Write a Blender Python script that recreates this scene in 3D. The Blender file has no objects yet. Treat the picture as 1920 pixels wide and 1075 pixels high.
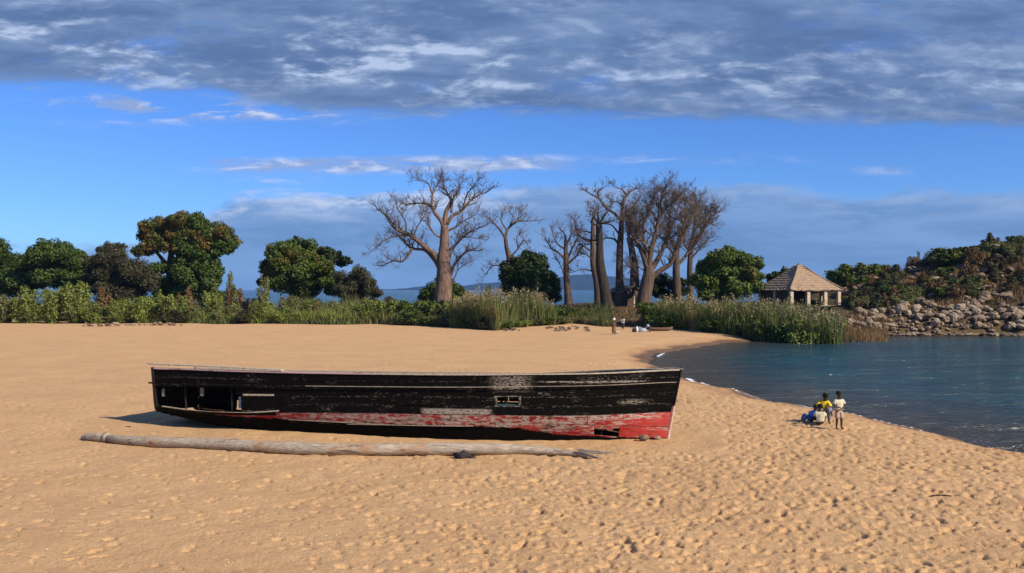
import bpy, math, random
import numpy as np
from mathutils import Vector, Matrix
random.seed(7); np.random.seed(7)
R = math.radians
S = bpy.context.scene
COL = S.collection

# ------------------------------------------------------------------ camera, sky, sun, exposure
F_PX = 1700.0; HOR = 543.0; CAM_H = 4.5
cam_d = bpy.data.cameras.new('camera'); cam = bpy.data.objects.new('camera', cam_d); COL.objects.link(cam)
cam.location = (0, 0, CAM_H); cam.rotation_euler = (R(90), 0, 0)
cam_d.sensor_width = 36.0; cam_d.lens = 36.0*F_PX/1920.0
cam_d.shift_y = (HOR-537.5)/1920.0
cam_d.clip_start = 0.1; cam_d.clip_end = 60000
S.camera = cam

SUN_EL = 36.0
SUN_DIR = Vector((0.83, -0.56, 0)).normalized()          # horizontal direction towards the sun
SUN_AZ = math.degrees(math.atan2(SUN_DIR.x, SUN_DIR.y))   # clockwise from +Y
sun_d = bpy.data.lights.new('sun', 'SUN'); sun = bpy.data.objects.new('sun', sun_d); COL.objects.link(sun)
sun_d.energy = 5.0; sun_d.angle = R(0.53); sun_d.color = (1.0, 0.87, 0.70)
tv = Vector((SUN_DIR.x*math.cos(R(SUN_EL)), SUN_DIR.y*math.cos(R(SUN_EL)), math.sin(R(SUN_EL))))
sun.rotation_euler = tv.to_track_quat('Z', 'Y').to_euler(); sun.location = tv*60

W = bpy.data.worlds.new('World'); S.world = W; W.use_nodes = True
SKY_STRENGTH = 0.075

S.view_settings.view_transform = 'Standard'; S.view_settings.look = 'None'
S.view_settings.exposure = 0.30; S.view_settings.gamma = 1.0
S.view_settings.use_curve_mapping = False
S.cycles.use_denoising = True
S.cycles.max_bounces = 6; S.cycles.diffuse_bounces = 3; S.cycles.glossy_bounces = 3
S.cycles.transparent_max_bounces = 6; S.cycles.volume_bounces = 0
S.cycles.use_fast_gi = False

# ------------------------------------------------------------------ node helper
class N:
    def __init__(s, tree): s.t = tree; s.n = tree.nodes; s.l = tree.links
    def new(s, t, **k):
        x = s.n.new(t)
        for a, v in k.items(): setattr(x, a, v)
        return x
    def put(s, sock, v):
        if v is None: return
        if hasattr(v, 'is_linked') or hasattr(v, 'node'): s.l.new(v, sock)
        else: sock.default_value = v
    def m(s, op, a, b=None, c=None, clamp=False):
        x = s.new('ShaderNodeMath', operation=op, use_clamp=clamp)
        for i, v in enumerate((a, b, c)):
            if v is not None: s.put(x.inputs[i], v)
        return x.outputs[0]
    def add(s, a, b): return s.m('ADD', a, b)
    def sub(s, a, b): return s.m('SUBTRACT', a, b)
    def mul(s, a, b): return s.m('MULTIPLY', a, b)
    def ss(s, v, lo, hi, a=0.0, b=1.0):
        x = s.new('ShaderNodeMapRange', interpolation_type='SMOOTHSTEP')
        s.put(x.inputs[0], v); s.put(x.inputs[1], lo); s.put(x.inputs[2], hi); s.put(x.inputs[3], a); s.put(x.inputs[4], b)
        return x.outputs[0]
    def lin(s, v, lo, hi, a=0.0, b=1.0):
        x = s.new('ShaderNodeMapRange'); s.put(x.inputs[0], v); s.put(x.inputs[1], lo); s.put(x.inputs[2], hi); s.put(x.inputs[3], a); s.put(x.inputs[4], b)
        return x.outputs[0]
    def mix(s, f, a, b, blend='MIX'):
        x = s.new('ShaderNodeMix', data_type='RGBA', blend_type=blend)
        s.put(x.inputs[0], f)
        for sock, v in ((x.inputs[6], a), (x.inputs[7], b)):
            if isinstance(v, tuple) and len(v) == 3: v = (*v, 1)
            s.put(sock, v)
        return x.outputs[2]
    def noise(s, vec, scale, detail=4, rough=0.55, dist=0.0, color=False):
        x = s.new('ShaderNodeTexNoise'); s.put(x.inputs['Vector'], vec)
        x.inputs['Scale'].default_value = scale; x.inputs['Detail'].default_value = detail
        x.inputs['Roughness'].default_value = rough; x.inputs['Distortion'].default_value = dist
        return x.outputs[1 if color else 0]
    def vscale(s, vec, sc):
        x = s.new('ShaderNodeVectorMath', operation='MULTIPLY'); s.put(x.inputs[0], vec); x.inputs[1].default_value = sc
        return x.outputs[0]
    def vadd(s, vec, o):
        x = s.new('ShaderNodeVectorMath', operation='ADD'); s.put(x.inputs[0], vec); s.put(x.inputs[1], o)
        return x.outputs[0]
    def ramp(s, v, stops, interp='LINEAR'):
        x = s.new('ShaderNodeValToRGB'); s.put(x.inputs[0], v); cr = x.color_ramp; cr.interpolation = interp
        while len(cr.elements) < len(stops): cr.elements.new(0.5)
        for e, (p, c) in zip(cr.elements, stops):
            e.position = p; e.color = (*c, 1) if len(c) == 3 else c
        return x.outputs[0]
    def comb(s, x_, y_, z_):
        x = s.new('ShaderNodeCombineXYZ'); s.put(x.inputs[0], x_); s.put(x.inputs[1], y_); s.put(x.inputs[2], z_); return x.outputs[0]

# ------------------------------------------------------------------ world: Nishita + cloud decks seen in true perspective
def build_world():
    n = N(W.node_tree); n.n.clear()
    sky = n.new('ShaderNodeTexSky'); sky.sky_type = 'NISHITA'; sky.sun_disc = False
    sky.sun_elevation = R(SUN_EL); sky.sun_rotation = R(SUN_AZ)
    sky.altitude = 500; sky.air_density = 1.0; sky.dust_density = 0.15; sky.ozone_density = 3.0
    skyc = n.mix(1.0, sky.outputs[0], (0.54, 0.90, 1.58), 'MULTIPLY')
    tc = n.new('ShaderNodeTexCoord')
    sp = n.new('ShaderNodeSeparateXYZ'); n.put(sp.inputs[0], tc.outputs['Generated'])
    z = n.m('MAXIMUM', sp.outputs[2], 0.006)
    u = n.m('DIVIDE', sp.outputs[0], z); v = n.m('DIVIDE', sp.outputs[1], z)
    yy = n.m('MAXIMUM', sp.outputs[1], 0.02)
    az = n.m('DIVIDE', sp.outputs[0], yy)
    el = n.m('DIVIDE', sp.outputs[2], yy)            # tan elevation along the view
    # log-depth coordinate keeps the cloud puffs about the same size up to the skyline
    dist = n.m('SQRT', n.add(n.mul(u, u), n.mul(v, v)))
    P = n.comb(n.mul(u, 1.0), n.mul(v, 1.0), 0.0)
    Q = n.comb(az, n.mul(el, 5.5), 0.0)              # far flat bands
    Q2 = n.comb(az, n.mul(el, 3.2), 1.7)
    n_big = n.noise(P, 0.9, 5, 0.6)
    n_fine = n.noise(Q2, 15.0, 8, 0.60, 0.25)
    n_up = n.noise(n.vadd(Q2, (0.004, 0.022, 0.0)), 15.0, 8, 0.60, 0.25)
    n_puff = n.noise(n.vadd(Q2, (4.0, 1.0, 0.0)), 5.0, 6, 0.58, 0.2)
    lit = n.ss(n.sub(n_fine, n_up), -0.05, 0.16)
    n_band = n.noise(Q, 5.0, 8, 0.62, 0.4)
    n_wisp = n.noise(n.vadd(Q, (3.1, 7.7, 0.0)), 9.0, 7, 0.65, 0.5)
    # --- upper deck
    edge = n.add(0.191, n.mul(az, -0.022))          # tan(elevation) of its far edge
    edge = n.add(edge, n.mul(n.ss(az, -0.20, -0.38), 0.026))
    e1 = n.sub(el, edge)
    e1 = n.add(e1, n.add(n.mul(n.sub(n_band, 0.5), 0.040), n.mul(n.sub(n_fine, 0.5), 0.030)))
    deck = n.ss(e1, -0.006, 0.012)
    # thin patches that let blue through
    thin = n.ss(n.noise(n.vadd(Q2, (9, 2, 0)), 6.0, 7, 0.62), 0.56, 0.74, 0.0, 0.55)
    deck = n.mul(deck, n.sub(1.0, thin))
    # fringe below the deck at the left
    fr = n.mul(n.ss(n.m('ABSOLUTE', n.sub(el, 0.200)), 0.024, 0.004), n.ss(n.m('ABSOLUTE', n.add(az, 0.34)), 0.24, 0.06))
    fr = n.mul(fr, n.ss(n_wisp, 0.46, 0.60))
    # --- streaks in the blue
    s1 = n.mul(n.ss(n.m('ABSOLUTE', n.sub(el, n.add(0.1385, n.mul(az, 0.01)))), 0.013, 0.003), n.ss(n.m('ABSOLUTE', n.add(az, 0.14)), 0.235, 0.15))
    s1 = n.mul(s1, n.ss(n.add(n_wisp, n.mul(n_band, 0.3)), 0.50, 0.66, 0, 0.95))
    s2 = n.mul(n.ss(n.m('ABSOLUTE', n.sub(el, 0.121)), 0.007, 0.001), n.ss(n.m('ABSOLUTE', n.add(az, 0.30)), 0.12, 0.03))
    s2 = n.mul(s2, n.ss(n_wisp, 0.44, 0.62, 0, 0.7))
    s3 = n.mul(n.ss(n.m('ABSOLUTE', n.sub(el, 0.143)), 0.010, 0.001), n.ss(n.m('ABSOLUTE', n.sub(az, 0.20)), 0.16, 0.03))
    s3 = n.mul(s3, n.ss(n_wisp, 0.40, 0.62, 0, 0.45))
    s4 = n.mul(n.ss(n.m('ABSOLUTE', n.sub(el, 0.131)), 0.007, 0.001), n.ss(n.m('ABSOLUTE', n.sub(az, 0.41)), 0.05, 0.01))
    s4 = n.mul(s4, 0.35)
    streak = n.m('MAXIMUM', n.m('MAXIMUM', s1, s2), n.m('MAXIMUM', s3, n.m('MAXIMUM', s4, fr)))
    # --- low bank towards the skyline
    top = n.add(0.110, n.mul(n.ss(n.m('ABSOLUTE', n.sub(az, 0.20)), 0.34, 0.02), 0.008))
    top = n.sub(top, n.mul(n.ss(az, -0.28, -0.42), 0.060))
    top = n.sub(top, n.mul(n.ss(n.m('ABSOLUTE', n.sub(az, 0.375)), 0.07, 0.0), 0.012))
    b0 = n.add(n.sub(top, el), n.mul(n.sub(n_wisp, 0.5), 0.050))
    bank = n.mul(n.ss(b0, -0.003, 0.012), n.ss(el, 0.0, 0.035, 0.75, 0.92))
    bank = n.mul(bank, n.ss(n.add(n_band, n.mul(b0, 3.0)), 0.36, 0.56, 0.55, 1.0))
    # colours (radiance / strength)
    k = 1.0/SKY_STRENGTH
    def c(r, g, b): return (r*k, g*k, b*k)
    puff = n.mul(n.ss(n.add(n.mul(n_fine, 0.55), n.mul(n_puff, 0.45)), 0.47, 0.62), n.add(0.35, n.mul(lit, .75)))
    low_edge = n.ss(n.m('ABSOLUTE', n.sub(el, n.add(0.243, n.mul(az, -0.03)))), 0.055, 0.0)
    puff = n.mul(puff, n.add(0.30, n.mul(low_edge, 0.85)))
    puff = n.mul(puff, n.ss(az, 0.45, -0.25, 0.6, 1.35))
    deckc = n.mix(n.ss(n.add(n.mul(n_band, .6), n.mul(n_fine, .4)), 0.36, 0.64), c(0.084, 0.150, 0.310), c(0.155, 0.240, 0.42))
    deckc = n.mix(puff, deckc, c(0.38, 0.47, 0.66))
    wh = n.ss(n.mul(b0, 1.0), 0.042, 0.004)
    wh = n.mul(wh, n.ss(n.m('ABSOLUTE', n.add(az, 0.16)), 0.24, 0.06, 0.22, 1.0))
    bankc = n.mix(n.mul(wh, n.m('MINIMUM', 1.0, n.mul(n.ss(n_fine, 0.32, 0.52), n.add(.7, n.mul(lit, .9))))), n.mix(n.ss(n_band, 0.35, 0.65), c(0.115, 0.215, 0.42), c(0.175, 0.300, 0.55)), c(0.50, 0.57, 0.74))
    streakc = c(0.40, 0.47, 0.68)
    streakc = n.mix(lit, c(0.24, 0.33, 0.56), c(0.52, 0.58, 0.76))
    streak = n.mul(streak, n.ss(n_fine, 0.34, 0.54, 0.35, 1.0))
    col = n.mix(streak, skyc, streakc)
    front = n.ss(sp.outputs[1], 0.0, 0.25)
    col = n.mix(n.mul(bank, front), col, bankc)
    # overhead and behind, the same cloud deck goes on but broken
    over = n.ss(n.add(n_big, n.mul(front, 0.0)), 0.45, 0.60, 0.0, 0.8)
    keep = n.ss(el, 0.45, 0.8)
    dk = n.mix(keep, n.comb(deck, deck, deck), n.comb(over, over, over))
    sep = n.new('ShaderNodeSeparateXYZ'); n.put(sep.inputs[0], dk)
    dmask = n.mix(front, n.comb(over, over, over), n.comb(sep.outputs[0], sep.outputs[0], sep.outputs[0]))
    sep2 = n.new('ShaderNodeSeparateXYZ'); n.put(sep2.inputs[0], dmask)
    col = n.mix(n.mul(sep2.outputs[0], n.ss(sp.outputs[2], 0.0, 0.08)), col, deckc)
    bg = n.new('ShaderNodeBackground'); n.put(bg.inputs[0], col); bg.inputs[1].default_value = SKY_STRENGTH
    out = n.new('ShaderNodeOutputWorld'); n.l.new(bg.outputs[0], out.inputs[0])
build_world()

# ------------------------------------------------------------------ helpers
def tag(o, label=None, cat=None, group=None, kind=None):
    if label: o['label'] = label
    if cat: o['category'] = cat
    if group: o['group'] = group
    if kind: o['kind'] = kind
    return o

def empty(name, loc, rz=0.0):
    o = bpy.data.objects.new(name, None); COL.objects.link(o)
    o.empty_display_size = 0.3
    o.location = loc; o.rotation_euler = (0, 0, rz); return o

def mesh(name, V, F, mat=None, smooth=False, attrs=None, uvs=None):
    me = bpy.data.meshes.new(name)
    V = np.asarray(V, dtype=np.float64)
    if isinstance(F, np.ndarray):
        k = F.shape[1]; nf = len(F)
        me.vertices.add(len(V)); me.vertices.foreach_set('co', V.ravel())
        me.loops.add(nf*k); me.loops.foreach_set('vertex_index', F.ravel().astype(np.int32))
        me.polygons.add(nf); me.polygons.foreach_set('loop_start', np.arange(0, nf*k, k, dtype=np.int32))
        me.update(calc_edges=True)
    else:
        me.from_pydata(V.tolist(), [], F); me.update()
    if smooth: me.polygons.foreach_set('use_smooth', np.ones(len(me.polygons), dtype=bool))
    if attrs:
        for an, (dom, arr) in attrs.items():
            a = me.attributes.new(an, 'FLOAT', dom); a.data.foreach_set('value', np.asarray(arr, dtype=np.float32).ravel())
    if uvs:
        for un, arr in uvs.items():   # per-vertex uv
            l = me.uv_layers.new(name=un)
            idx = np.empty(len(me.loops), dtype=np.int32); me.loops.foreach_get('vertex_index', idx)
            l.data.foreach_set('uv', np.asarray(arr, dtype=np.float32)[idx].ravel())
    if mat: me.materials.append(mat)
    return me

def obj(name, me, parent=None, loc=None, rot=None, scale=None):
    o = bpy.data.objects.new(name, me); COL.objects.link(o)
    if parent: o.parent = parent
    if loc is not None: o.location = loc
    if rot is not None: o.rotation_euler = rot
    if scale is not None: o.scale = scale if hasattr(scale, '__len__') else (scale,)*3
    return o

class MB:
    def __init__(s): s.V = []; s.F = []
    def addm(s, V, F):
        b = len(s.V); s.V += [tuple(v) for v in V]; s.F += [tuple(i+b for i in f) for f in F]
    def box(s, lo, hi, M=None):
        (a, b, c), (d, e, f) = lo, hi
        V = [Vector(p) for p in ((a,b,c),(d,b,c),(d,e,c),(a,e,c),(a,b,f),(d,b,f),(d,e,f),(a,e,f))]
        if M is not None: V = [M @ p for p in V]
        s.addm(V, [(0,3,2,1),(4,5,6,7),(0,1,5,4),(1,2,6,5),(2,3,7,6),(3,0,4,7)])
    def tube(s, pts, rad, sides=8, cap=True, rough=0.0, flat=1.0):
        pts = [Vector(p) for p in pts]; nn = len(pts); b = len(s.V)
        ref = None
        for i, p in enumerate(pts):
            t = (pts[min(i+1, nn-1)]-pts[max(i-1, 0)]); t = t.normalized() if t.length > 1e-9 else Vector((0,0,1))
            if ref is None:
                ref = Vector((1,0,0)) if abs(t.x) < .8 else Vector((0,1,0))
            a = (ref - t*ref.dot(t)).normalized(); ref = a; bb = t.cross(a)
            r = rad[i] if hasattr(rad, '__len__') else rad
            for k in range(sides):
                an = 2*math.pi*k/sides; rr = r*(1+random.uniform(-rough, rough))
                s.V.append(tuple(p + a*(math.cos(an)*rr) + bb*(math.sin(an)*rr*flat)))
        for i in range(nn-1):
            for k in range(sides):
                k2 = (k+1) % sides
                s.F.append((b+i*sides+k, b+i*sides+k2, b+(i+1)*sides+k2, b+(i+1)*sides+k))
        if cap:
            s.F.append(tuple(b+k for k in range(sides-1, -1, -1)))
            s.F.append(tuple(b+(nn-1)*sides+k for k in range(sides)))
    def build(s, name, mat, parent=None, smooth=False, **k):
        return obj(name, mesh(name, s.V, s.F, mat, smooth), parent, **k)

def _h(ix, iy, seed):
    n = (ix.astype(np.int64)*374761393 + iy.astype(np.int64)*668265263 + seed*1442695041) & 0xffffffff
    n = ((n ^ (n >> 13))*1274126177) & 0xffffffff
    n = n ^ (n >> 16)
    return (n & 0xffff)/65535.0
def vn(x, y, seed=0):
    x = np.asarray(x, float); y = np.asarray(y, float)
    ix = np.floor(x); iy = np.floor(y); fx = x-ix; fy = y-iy
    fx = fx*fx*(3-2*fx); fy = fy*fy*(3-2*fy)
    a = _h(ix, iy, seed); b = _h(ix+1, iy, seed); c = _h(ix, iy+1, seed); d = _h(ix+1, iy+1, seed)
    return (a*(1-fx)+b*fx)*(1-fy) + (c*(1-fx)+d*fx)*fy
def fbm(x, y, seed=0, o=4):
    r = 0; a = .5; s = 0
    for i in range(o):
        r = r + a*vn(x*2**i, y*2**i, seed+i*17); s += a; a *= .5
    return r/s
def sstep(a, b, x):
    t = np.clip((x-a)/(b-a), 0, 1); return t*t*(3-2*t)

# ------------------------------------------------------------------ the lie of the land
ZW = -0.6
SHORE_PX = [(1793,822),(1700,803),(1600,783),(1500,764),(1440,752),(1380,736),(1320,721),(1285,711),(1240,698),(1216,684),(1217,672),(1235,663),(1280,655),(1350,645),(1420,639),(1500,636),(1575,634),(1600,631),(1700,630),(1793,629),(1930,630)]
def px2xy(px, py, z): 
    d = (CAM_H-z)*F_PX/(py-HOR); return ((px-960)/F_PX*d, d)
near_sh = [(24,-60),(21,2),(17.6,20),(15.9,28)]
shore = near_sh + [px2xy(a, b, ZW) for a, b in SHORE_PX]
water_poly = shore + [(82,97),(150,88),(300,60),(300,-60)]
def sdist_land(x, y):
    P = np.array(water_poly); best = np.full(np.shape(x), 1e9); ins = np.zeros(np.shape(x), bool)
    for i in range(len(P)):
        a = P[i]; b = P[(i+1) % len(P)]; d = b-a; L = (d**2).sum()
        t = np.clip(((x-a[0])*d[0]+(y-a[1])*d[1])/L, 0, 1)
        best = np.minimum(best, np.hypot(x-a[0]-t*d[0], y-a[1]-t*d[1]))
        c = ((a[1] > y) != (b[1] > y)); 
        with np.errstate(divide='ignore', invalid='ignore'):
            xi = (b[0]-a[0])*(y-a[1])/(b[1]-a[1]+1e-12)+a[0]
        ins ^= (c & (x < xi))
    return np.where(ins, -best, best)

EDGE = [(-300,604),(60,603),(125,604),(300,607),(480,608),(620,610),(700,609),(800,612),(930,620),(980,613),(1080,608),(1130,612),(1200,613),(1260,619),(1350,625),(1430,630),(1500,633),(1560,634),(2300,634)]
E_AZ = np.array([(a-960)/F_PX for a, b in EDGE]); E_D = np.array([CAM_H*F_PX/(b-HOR) for a, b in EDGE])
BANK = [(-1400,.25),(100,.25),(700,.3),(900,.7),(1040,1.3),(1100,1.8),(1210,1.8),(1300,1.5),(1420,1.9),(1480,2.1),(1580,2.1),(1700,1.0),(2500,0.5)]
B_AZ = np.array([(a-960)/F_PX for a, b in BANK]); B_Z = np.array([b for a, b in BANK])
HILL = [(1440,0),(1500,2.0),(1560,2.8),(1610,3.7),(1680,5.0),(1730,6.3),(1793,8.0),(1860,9.6),(1940,10.6),(2200,12.5),(2600,11)]
H_AZ = np.array([(a-960)/F_PX for a, b in HILL]); H_Z = np.array([b for a, b in HILL])
def edge_d(x, y): return np.interp(x/np.maximum(y, 1), E_AZ, E_D)
def ground(x, y, detail=True):
    x = np.asarray(x, float); y = np.asarray(y, float)
    dl = sdist_land(x, y); dl = dl+((fbm(x*.45, y*.45, 91, 3)-.5)*1.5+(fbm(x*1.6, y*1.6, 93, 2)-.5)*.5)*sstep(14, 4, np.abs(dl))
    z = np.where(dl > 0, ZW+0.62*(1-np.exp(-dl/2.0)), ZW+np.maximum(dl*.11, -4))
    land = sstep(3, 14, dl)
    z = z + land*((fbm(x*.09, y*.09, 3, 3)-.5)*.28)
    az = x/np.maximum(y, 1)
    t = y-edge_d(x, y)
    bank = np.interp(az, B_AZ, B_Z)
    z = z + bank*sstep(0, 11, t)*sstep(1, 6, dl)
    z = z + sstep(-1, 3, t)*sstep(2, 6, dl)*(fbm(x*.35, y*.35, 9, 3)-.5)*.35
    hz = np.interp(az, H_AZ, H_Z)
    y0 = np.interp(az*F_PX+960, [1590, 1680], [118, 93]); zh = hz*(sstep(0, 1, (y-y0)/(137-y0)))**0.9
    rough = (fbm(x*.16, y*.16, 21, 4)-.5)*2.4*sstep(.6, 5, zh) + (fbm(x*.6, y*.6, 22, 3)-.5)*1.1*sstep(.4, 2, zh)
    z = z + (zh+rough)*(dl > 0)*sstep(0, 2.5, dl)
    back = sstep(185, 225, y)
    z = z*(1-back) + (-3.0)*back
    return z
def gz(x, y): return float(ground(np.array([x]), np.array([y]))[0])

# ------------------------------------------------------------------ materials
MATS = {}
def material(name, fn):
    m = bpy.data.materials.new(name); m.use_nodes = True; n = N(m.node_tree); n.n.clear()
    b = n.new('ShaderNodeBsdfPrincipled'); o = n.new('ShaderNodeOutputMaterial'); n.l.new(b.outputs[0], o.inputs[0])
    fn(n, b); MATS[name] = m; return m
def bump(n, b, h, strength=0.3, dist=0.02, normal=None):
    x = n.new('ShaderNodeBump'); n.put(x.inputs['Height'], h); x.inputs['Strength'].default_value = strength; x.inputs['Distance'].default_value = dist
    if normal: n.put(x.inputs['Normal'], normal)
    n.l.new(x.outputs[0], b.inputs['Normal']); return x.outputs[0]
def geo_pos(n): return n.new('ShaderNodeNewGeometry').outputs['Position']
def obj_co(n): return n.new('ShaderNodeTexCoord').outputs['Object']
def attr(n, a): return n.new('ShaderNodeAttribute', attribute_name=a).outputs['Fac']

def f_sand(n, b):
    p = geo_pos(n); sp = n.new('ShaderNodeSeparateXYZ'); n.put(sp.inputs[0], p)
    a = n.noise(p, 0.35, 5, .6); g = n.noise(p, 6.0, 6, .7); gr = n.noise(p, 60, 3, .7)
    c = n.mix(n.ss(a, .3, .7), (0.56, 0.350, 0.170), (0.65, 0.420, 0.210))
    c = n.mix(n.ss(g, .35, .72), c, (0.52, 0.315, 0.152))
    c = n.mix(n.ss(gr, .54, .72, 0, .55), c, (0.25, 0.15, 0.085))
    c = n.mix(n.ss(n.noise(p, 1.2, 5, .7), .52, .70, 0, .30), c, (0.36, 0.215, 0.115))
    specks = n.new('ShaderNodeTexVoronoi', feature='F1'); n.put(specks.inputs['Vector'], p); specks.inputs['Scale'].default_value = 9.0
    c = n.mix(n.mul(n.ss(specks.outputs['Distance'], .10, .05), .7), c, (0.72, 0.60, 0.45))
    # wet rim by the water
    zz = n.add(sp.outputs[2], n.mul(n.sub(a, .5), .16))
    wet = n.ss(zz, -0.30, -0.46)
    damp = n.ss(zz, -0.08, -0.32, 0, .55)
    wetc = n.mix(n.noise(p, 1.5, 4), (0.13, 0.078, 0.042), (0.19, 0.115, 0.062))
    c = n.mix(damp, c, (0.36, 0.20, 0.10)); c = n.mix(wet, c, wetc)
    veg = attr(n, 'veg')
    soil = n.mix(n.ss(g, .35, .65), (0.16, 0.095, 0.05), (0.09, 0.075, 0.03))
    soil = n.mix(n.ss(a, .45, .62), soil, (0.15, 0.090, 0.048)); soil = n.mix(n.ss(sp.outputs[2], 0.5, 2.4, .35, 1), soil, n.mix(n.ss(g, .4, .6), (0.075, 0.050, 0.028), (0.045, 0.045, 0.020)))
    c = n.mix(veg, c, soil)
    n.put(b.inputs['Base Color'], c); n.put(b.inputs['Roughness'], n.lin(wet, 0, 1, .95, .45))
    b.inputs['Specular IOR Level'].default_value = 0.15
    h = n.add(n.mul(n.noise(p, 11, 5, .65), 1.0), n.mul(n.noise(p, 45, 3, .7), .35))
    bump(n, b, h, 0.75, 0.075)
M_SAND = material('sand', f_sand)

def f_water(n, b):
    p = geo_pos(n); depth = attr(n, 'depth')
    deep = n.mix(n.ss(n.noise(n.vscale(p, (0.05, .12, 1)), 1.0, 4), .4, .6), (0.006, 0.045, 0.066), (0.009, 0.062, 0.083))
    c = n.mix(n.ss(depth, -0.1, 1.3), (0.050, 0.048, 0.036), deep)
    far = n.ss(n.new('ShaderNodeSeparateXYZ').outputs[1], 0, 1) if False else None
    n.put(b.inputs['Base Color'], c); b.inputs['Roughness'].default_value = 0.17
    b.inputs['IOR'].default_value = 1.333; b.inputs['Specular IOR Level'].default_value = 0.5
    h = n.add(n.mul(n.noise(n.vscale(p, (.5, 1.5, 1)), 1.3, 5, .6, .5), .8), n.mul(n.noise(n.vscale(p, (.35, 1, 1)), 0.5, 5, .6, .8), 2.6))
    bump(n, b, h, 1.0, 0.50)
M_WATER = material('water', f_water)

def f_hill(n, b):
    p = geo_pos(n); a = n.noise(p, 0.01, 5, .6)
    n.put(b.inputs['Base Color'], n.mix(n.ss(a, .35, .65), (0.012, 0.022, 0.016), (0.026, 0.036, 0.022)))
    b.inputs['Roughness'].default_value = 1; b.inputs['Specular IOR Level'].default_value = 0
M_HILL = material('distant_hill', f_hill)

def leafmat(name, c1, c2, c3=None, amt=0.5, scale=0.5, rough=0.55):
    def f(n, b):
        p = obj_co(n); t = attr(n, 'tint')
        inf = n.new('ShaderNodeObjectInfo').outputs['Random']
        c = n.mix(t, c1, c2)
        if c3:
            ns = n.noise(n.vadd(p, n.comb(n.mul(inf, 20), 0, 0)), scale, 3, .5)
            c = n.mix(n.ss(ns, .62-amt*.25, .74-amt*.25), c, c3)
        hs = n.new('ShaderNodeHueSaturation'); n.put(hs.inputs['Value'], n.lin(inf, 0, 1, .85, 1.15)); n.put(hs.inputs['Color'], c)
        n.put(b.inputs['Base Color'], hs.outputs[0]); b.inputs['Roughness'].default_value = rough
        b.inputs['Specular IOR Level'].default_value = 0.25
    return material(name, f)
L_MANGO = leafmat('mango_leaf', (0.024, 0.044, 0.006), (0.060, 0.094, 0.011))
L_BRIGHT = leafmat('green_leaf', (0.036, 0.060, 0.006), (0.090, 0.125, 0.012), (0.100, 0.080, 0.012), .3, .4)
L_RED = leafmat('flushing_leaf', (0.085, 0.062, 0.014), (0.160, 0.100, 0.022), (0.050, 0.062, 0.010), .75, .55)
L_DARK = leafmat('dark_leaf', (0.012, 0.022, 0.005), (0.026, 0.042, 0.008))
L_OLIVE = leafmat('olive_leaf', (0.042, 0.045, 0.016), (0.080, 0.075, 0.028), (0.040, 0.030, 0.016), .5, .5)
L_SHRUB = leafmat('shrub_leaf', (0.112, 0.148, 0.022), (0.230, 0.260, 0.050), (0.080, 0.100, 0.020), .45, .6)
L_SHRUB2 = leafmat('grey_shrub_leaf', (0.090, 0.108, 0.030), (0.185, 0.200, 0.060), (0.110, 0.070, 0.025), .35, .6)
L_RUST = leafmat('rusty_leaf', (0.11, 0.065, 0.025), (0.19, 0.115, 0.045))
L_REED = leafmat('reed_leaf', (0.045, 0.072, 0.016), (0.130, 0.140, 0.040), (0.16, 0.12, 0.045), .35, .35)
L_REEDG = leafmat('green_reed_leaf', (0.045, 0.075, 0.014), (0.110, 0.140, 0.030), (0.14, 0.12, 0.040), .35, .25)
L_PLUME = leafmat('reed_plume', (0.20, 0.15, 0.075), (0.34, 0.27, 0.14))
L_DRY = leafmat('dry_grass_blade', (0.17, 0.105, 0.042), (0.30, 0.185, 0.075), (0.12, 0.09, 0.04), .5, .3)

def barkmat(name, c1, c2, sc=(2.6, 2.6, .22)):
    def f(n, b):
        p = obj_co(n)
        a = n.noise(n.vscale(p, sc), 2.2, 6, .65, .6)
        c = n.mix(n.ss(a, .35, .65), c1, c2)
        n.put(b.inputs['Base Color'], c); b.inputs['Roughness'].default_value = .85; b.inputs['Specular IOR Level'].default_value = .2
        bump(n, b, a, 1.0, .25)
    return material(name, f)
BARK = barkmat('baobab_bark', (0.115, 0.074, 0.052), (0.27, 0.180, 0.125))
BARKG = barkmat('grey_bark', (0.105, 0.080, 0.055), (0.20, 0.155, 0.105))
BARKD = barkmat('dark_bark', (0.030, 0.024, 0.018), (0.065, 0.050, 0.036))
TWIG = barkmat('twig_bark', (0.085, 0.062, 0.046), (0.15, 0.110, 0.080))

def f_rock(n, b):
    p = obj_co(n); inf = n.new('ShaderNodeObjectInfo').outputs['Random']
    q = n.vadd(p, n.comb(n.mul(inf, 50), 0, 0))
    a = n.noise(q, 2.5, 6, .65)
    c = n.mix(n.ss(a, .35, .65), (0.12, 0.085, 0.056), (0.33, 0.245, 0.160))
    c = n.mix(n.ss(inf, 0.45, 0.95, 0, .5), c, (0.40, 0.33, 0.24))
    c = n.mix(n.ss(n.noise(q, 7, 4), .58, .70, 0, .6), c, (0.08, 0.062, 0.045))
    n.put(b.inputs['Base Color'], c); b.inputs['Roughness'].default_value = .9; b.inputs['Specular IOR Level'].default_value = .2
    bump(n, b, a, .6, .1)
M_ROCK = material('rock', f_rock)
def f_rockd(n, b):
    p = obj_co(n); a = n.noise(p, 1.5, 6, .65)
    c = n.mix(n.ss(a, .35, .65), (0.085, 0.055, 0.038), (0.24, 0.16, 0.105))
    n.put(b.inputs['Base Color'], c); b.inputs['Roughness'].default_value = .9
    bump(n, b, a, .6, .1)
M_ROCKD = material('brown_rock', f_rockd)

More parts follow.
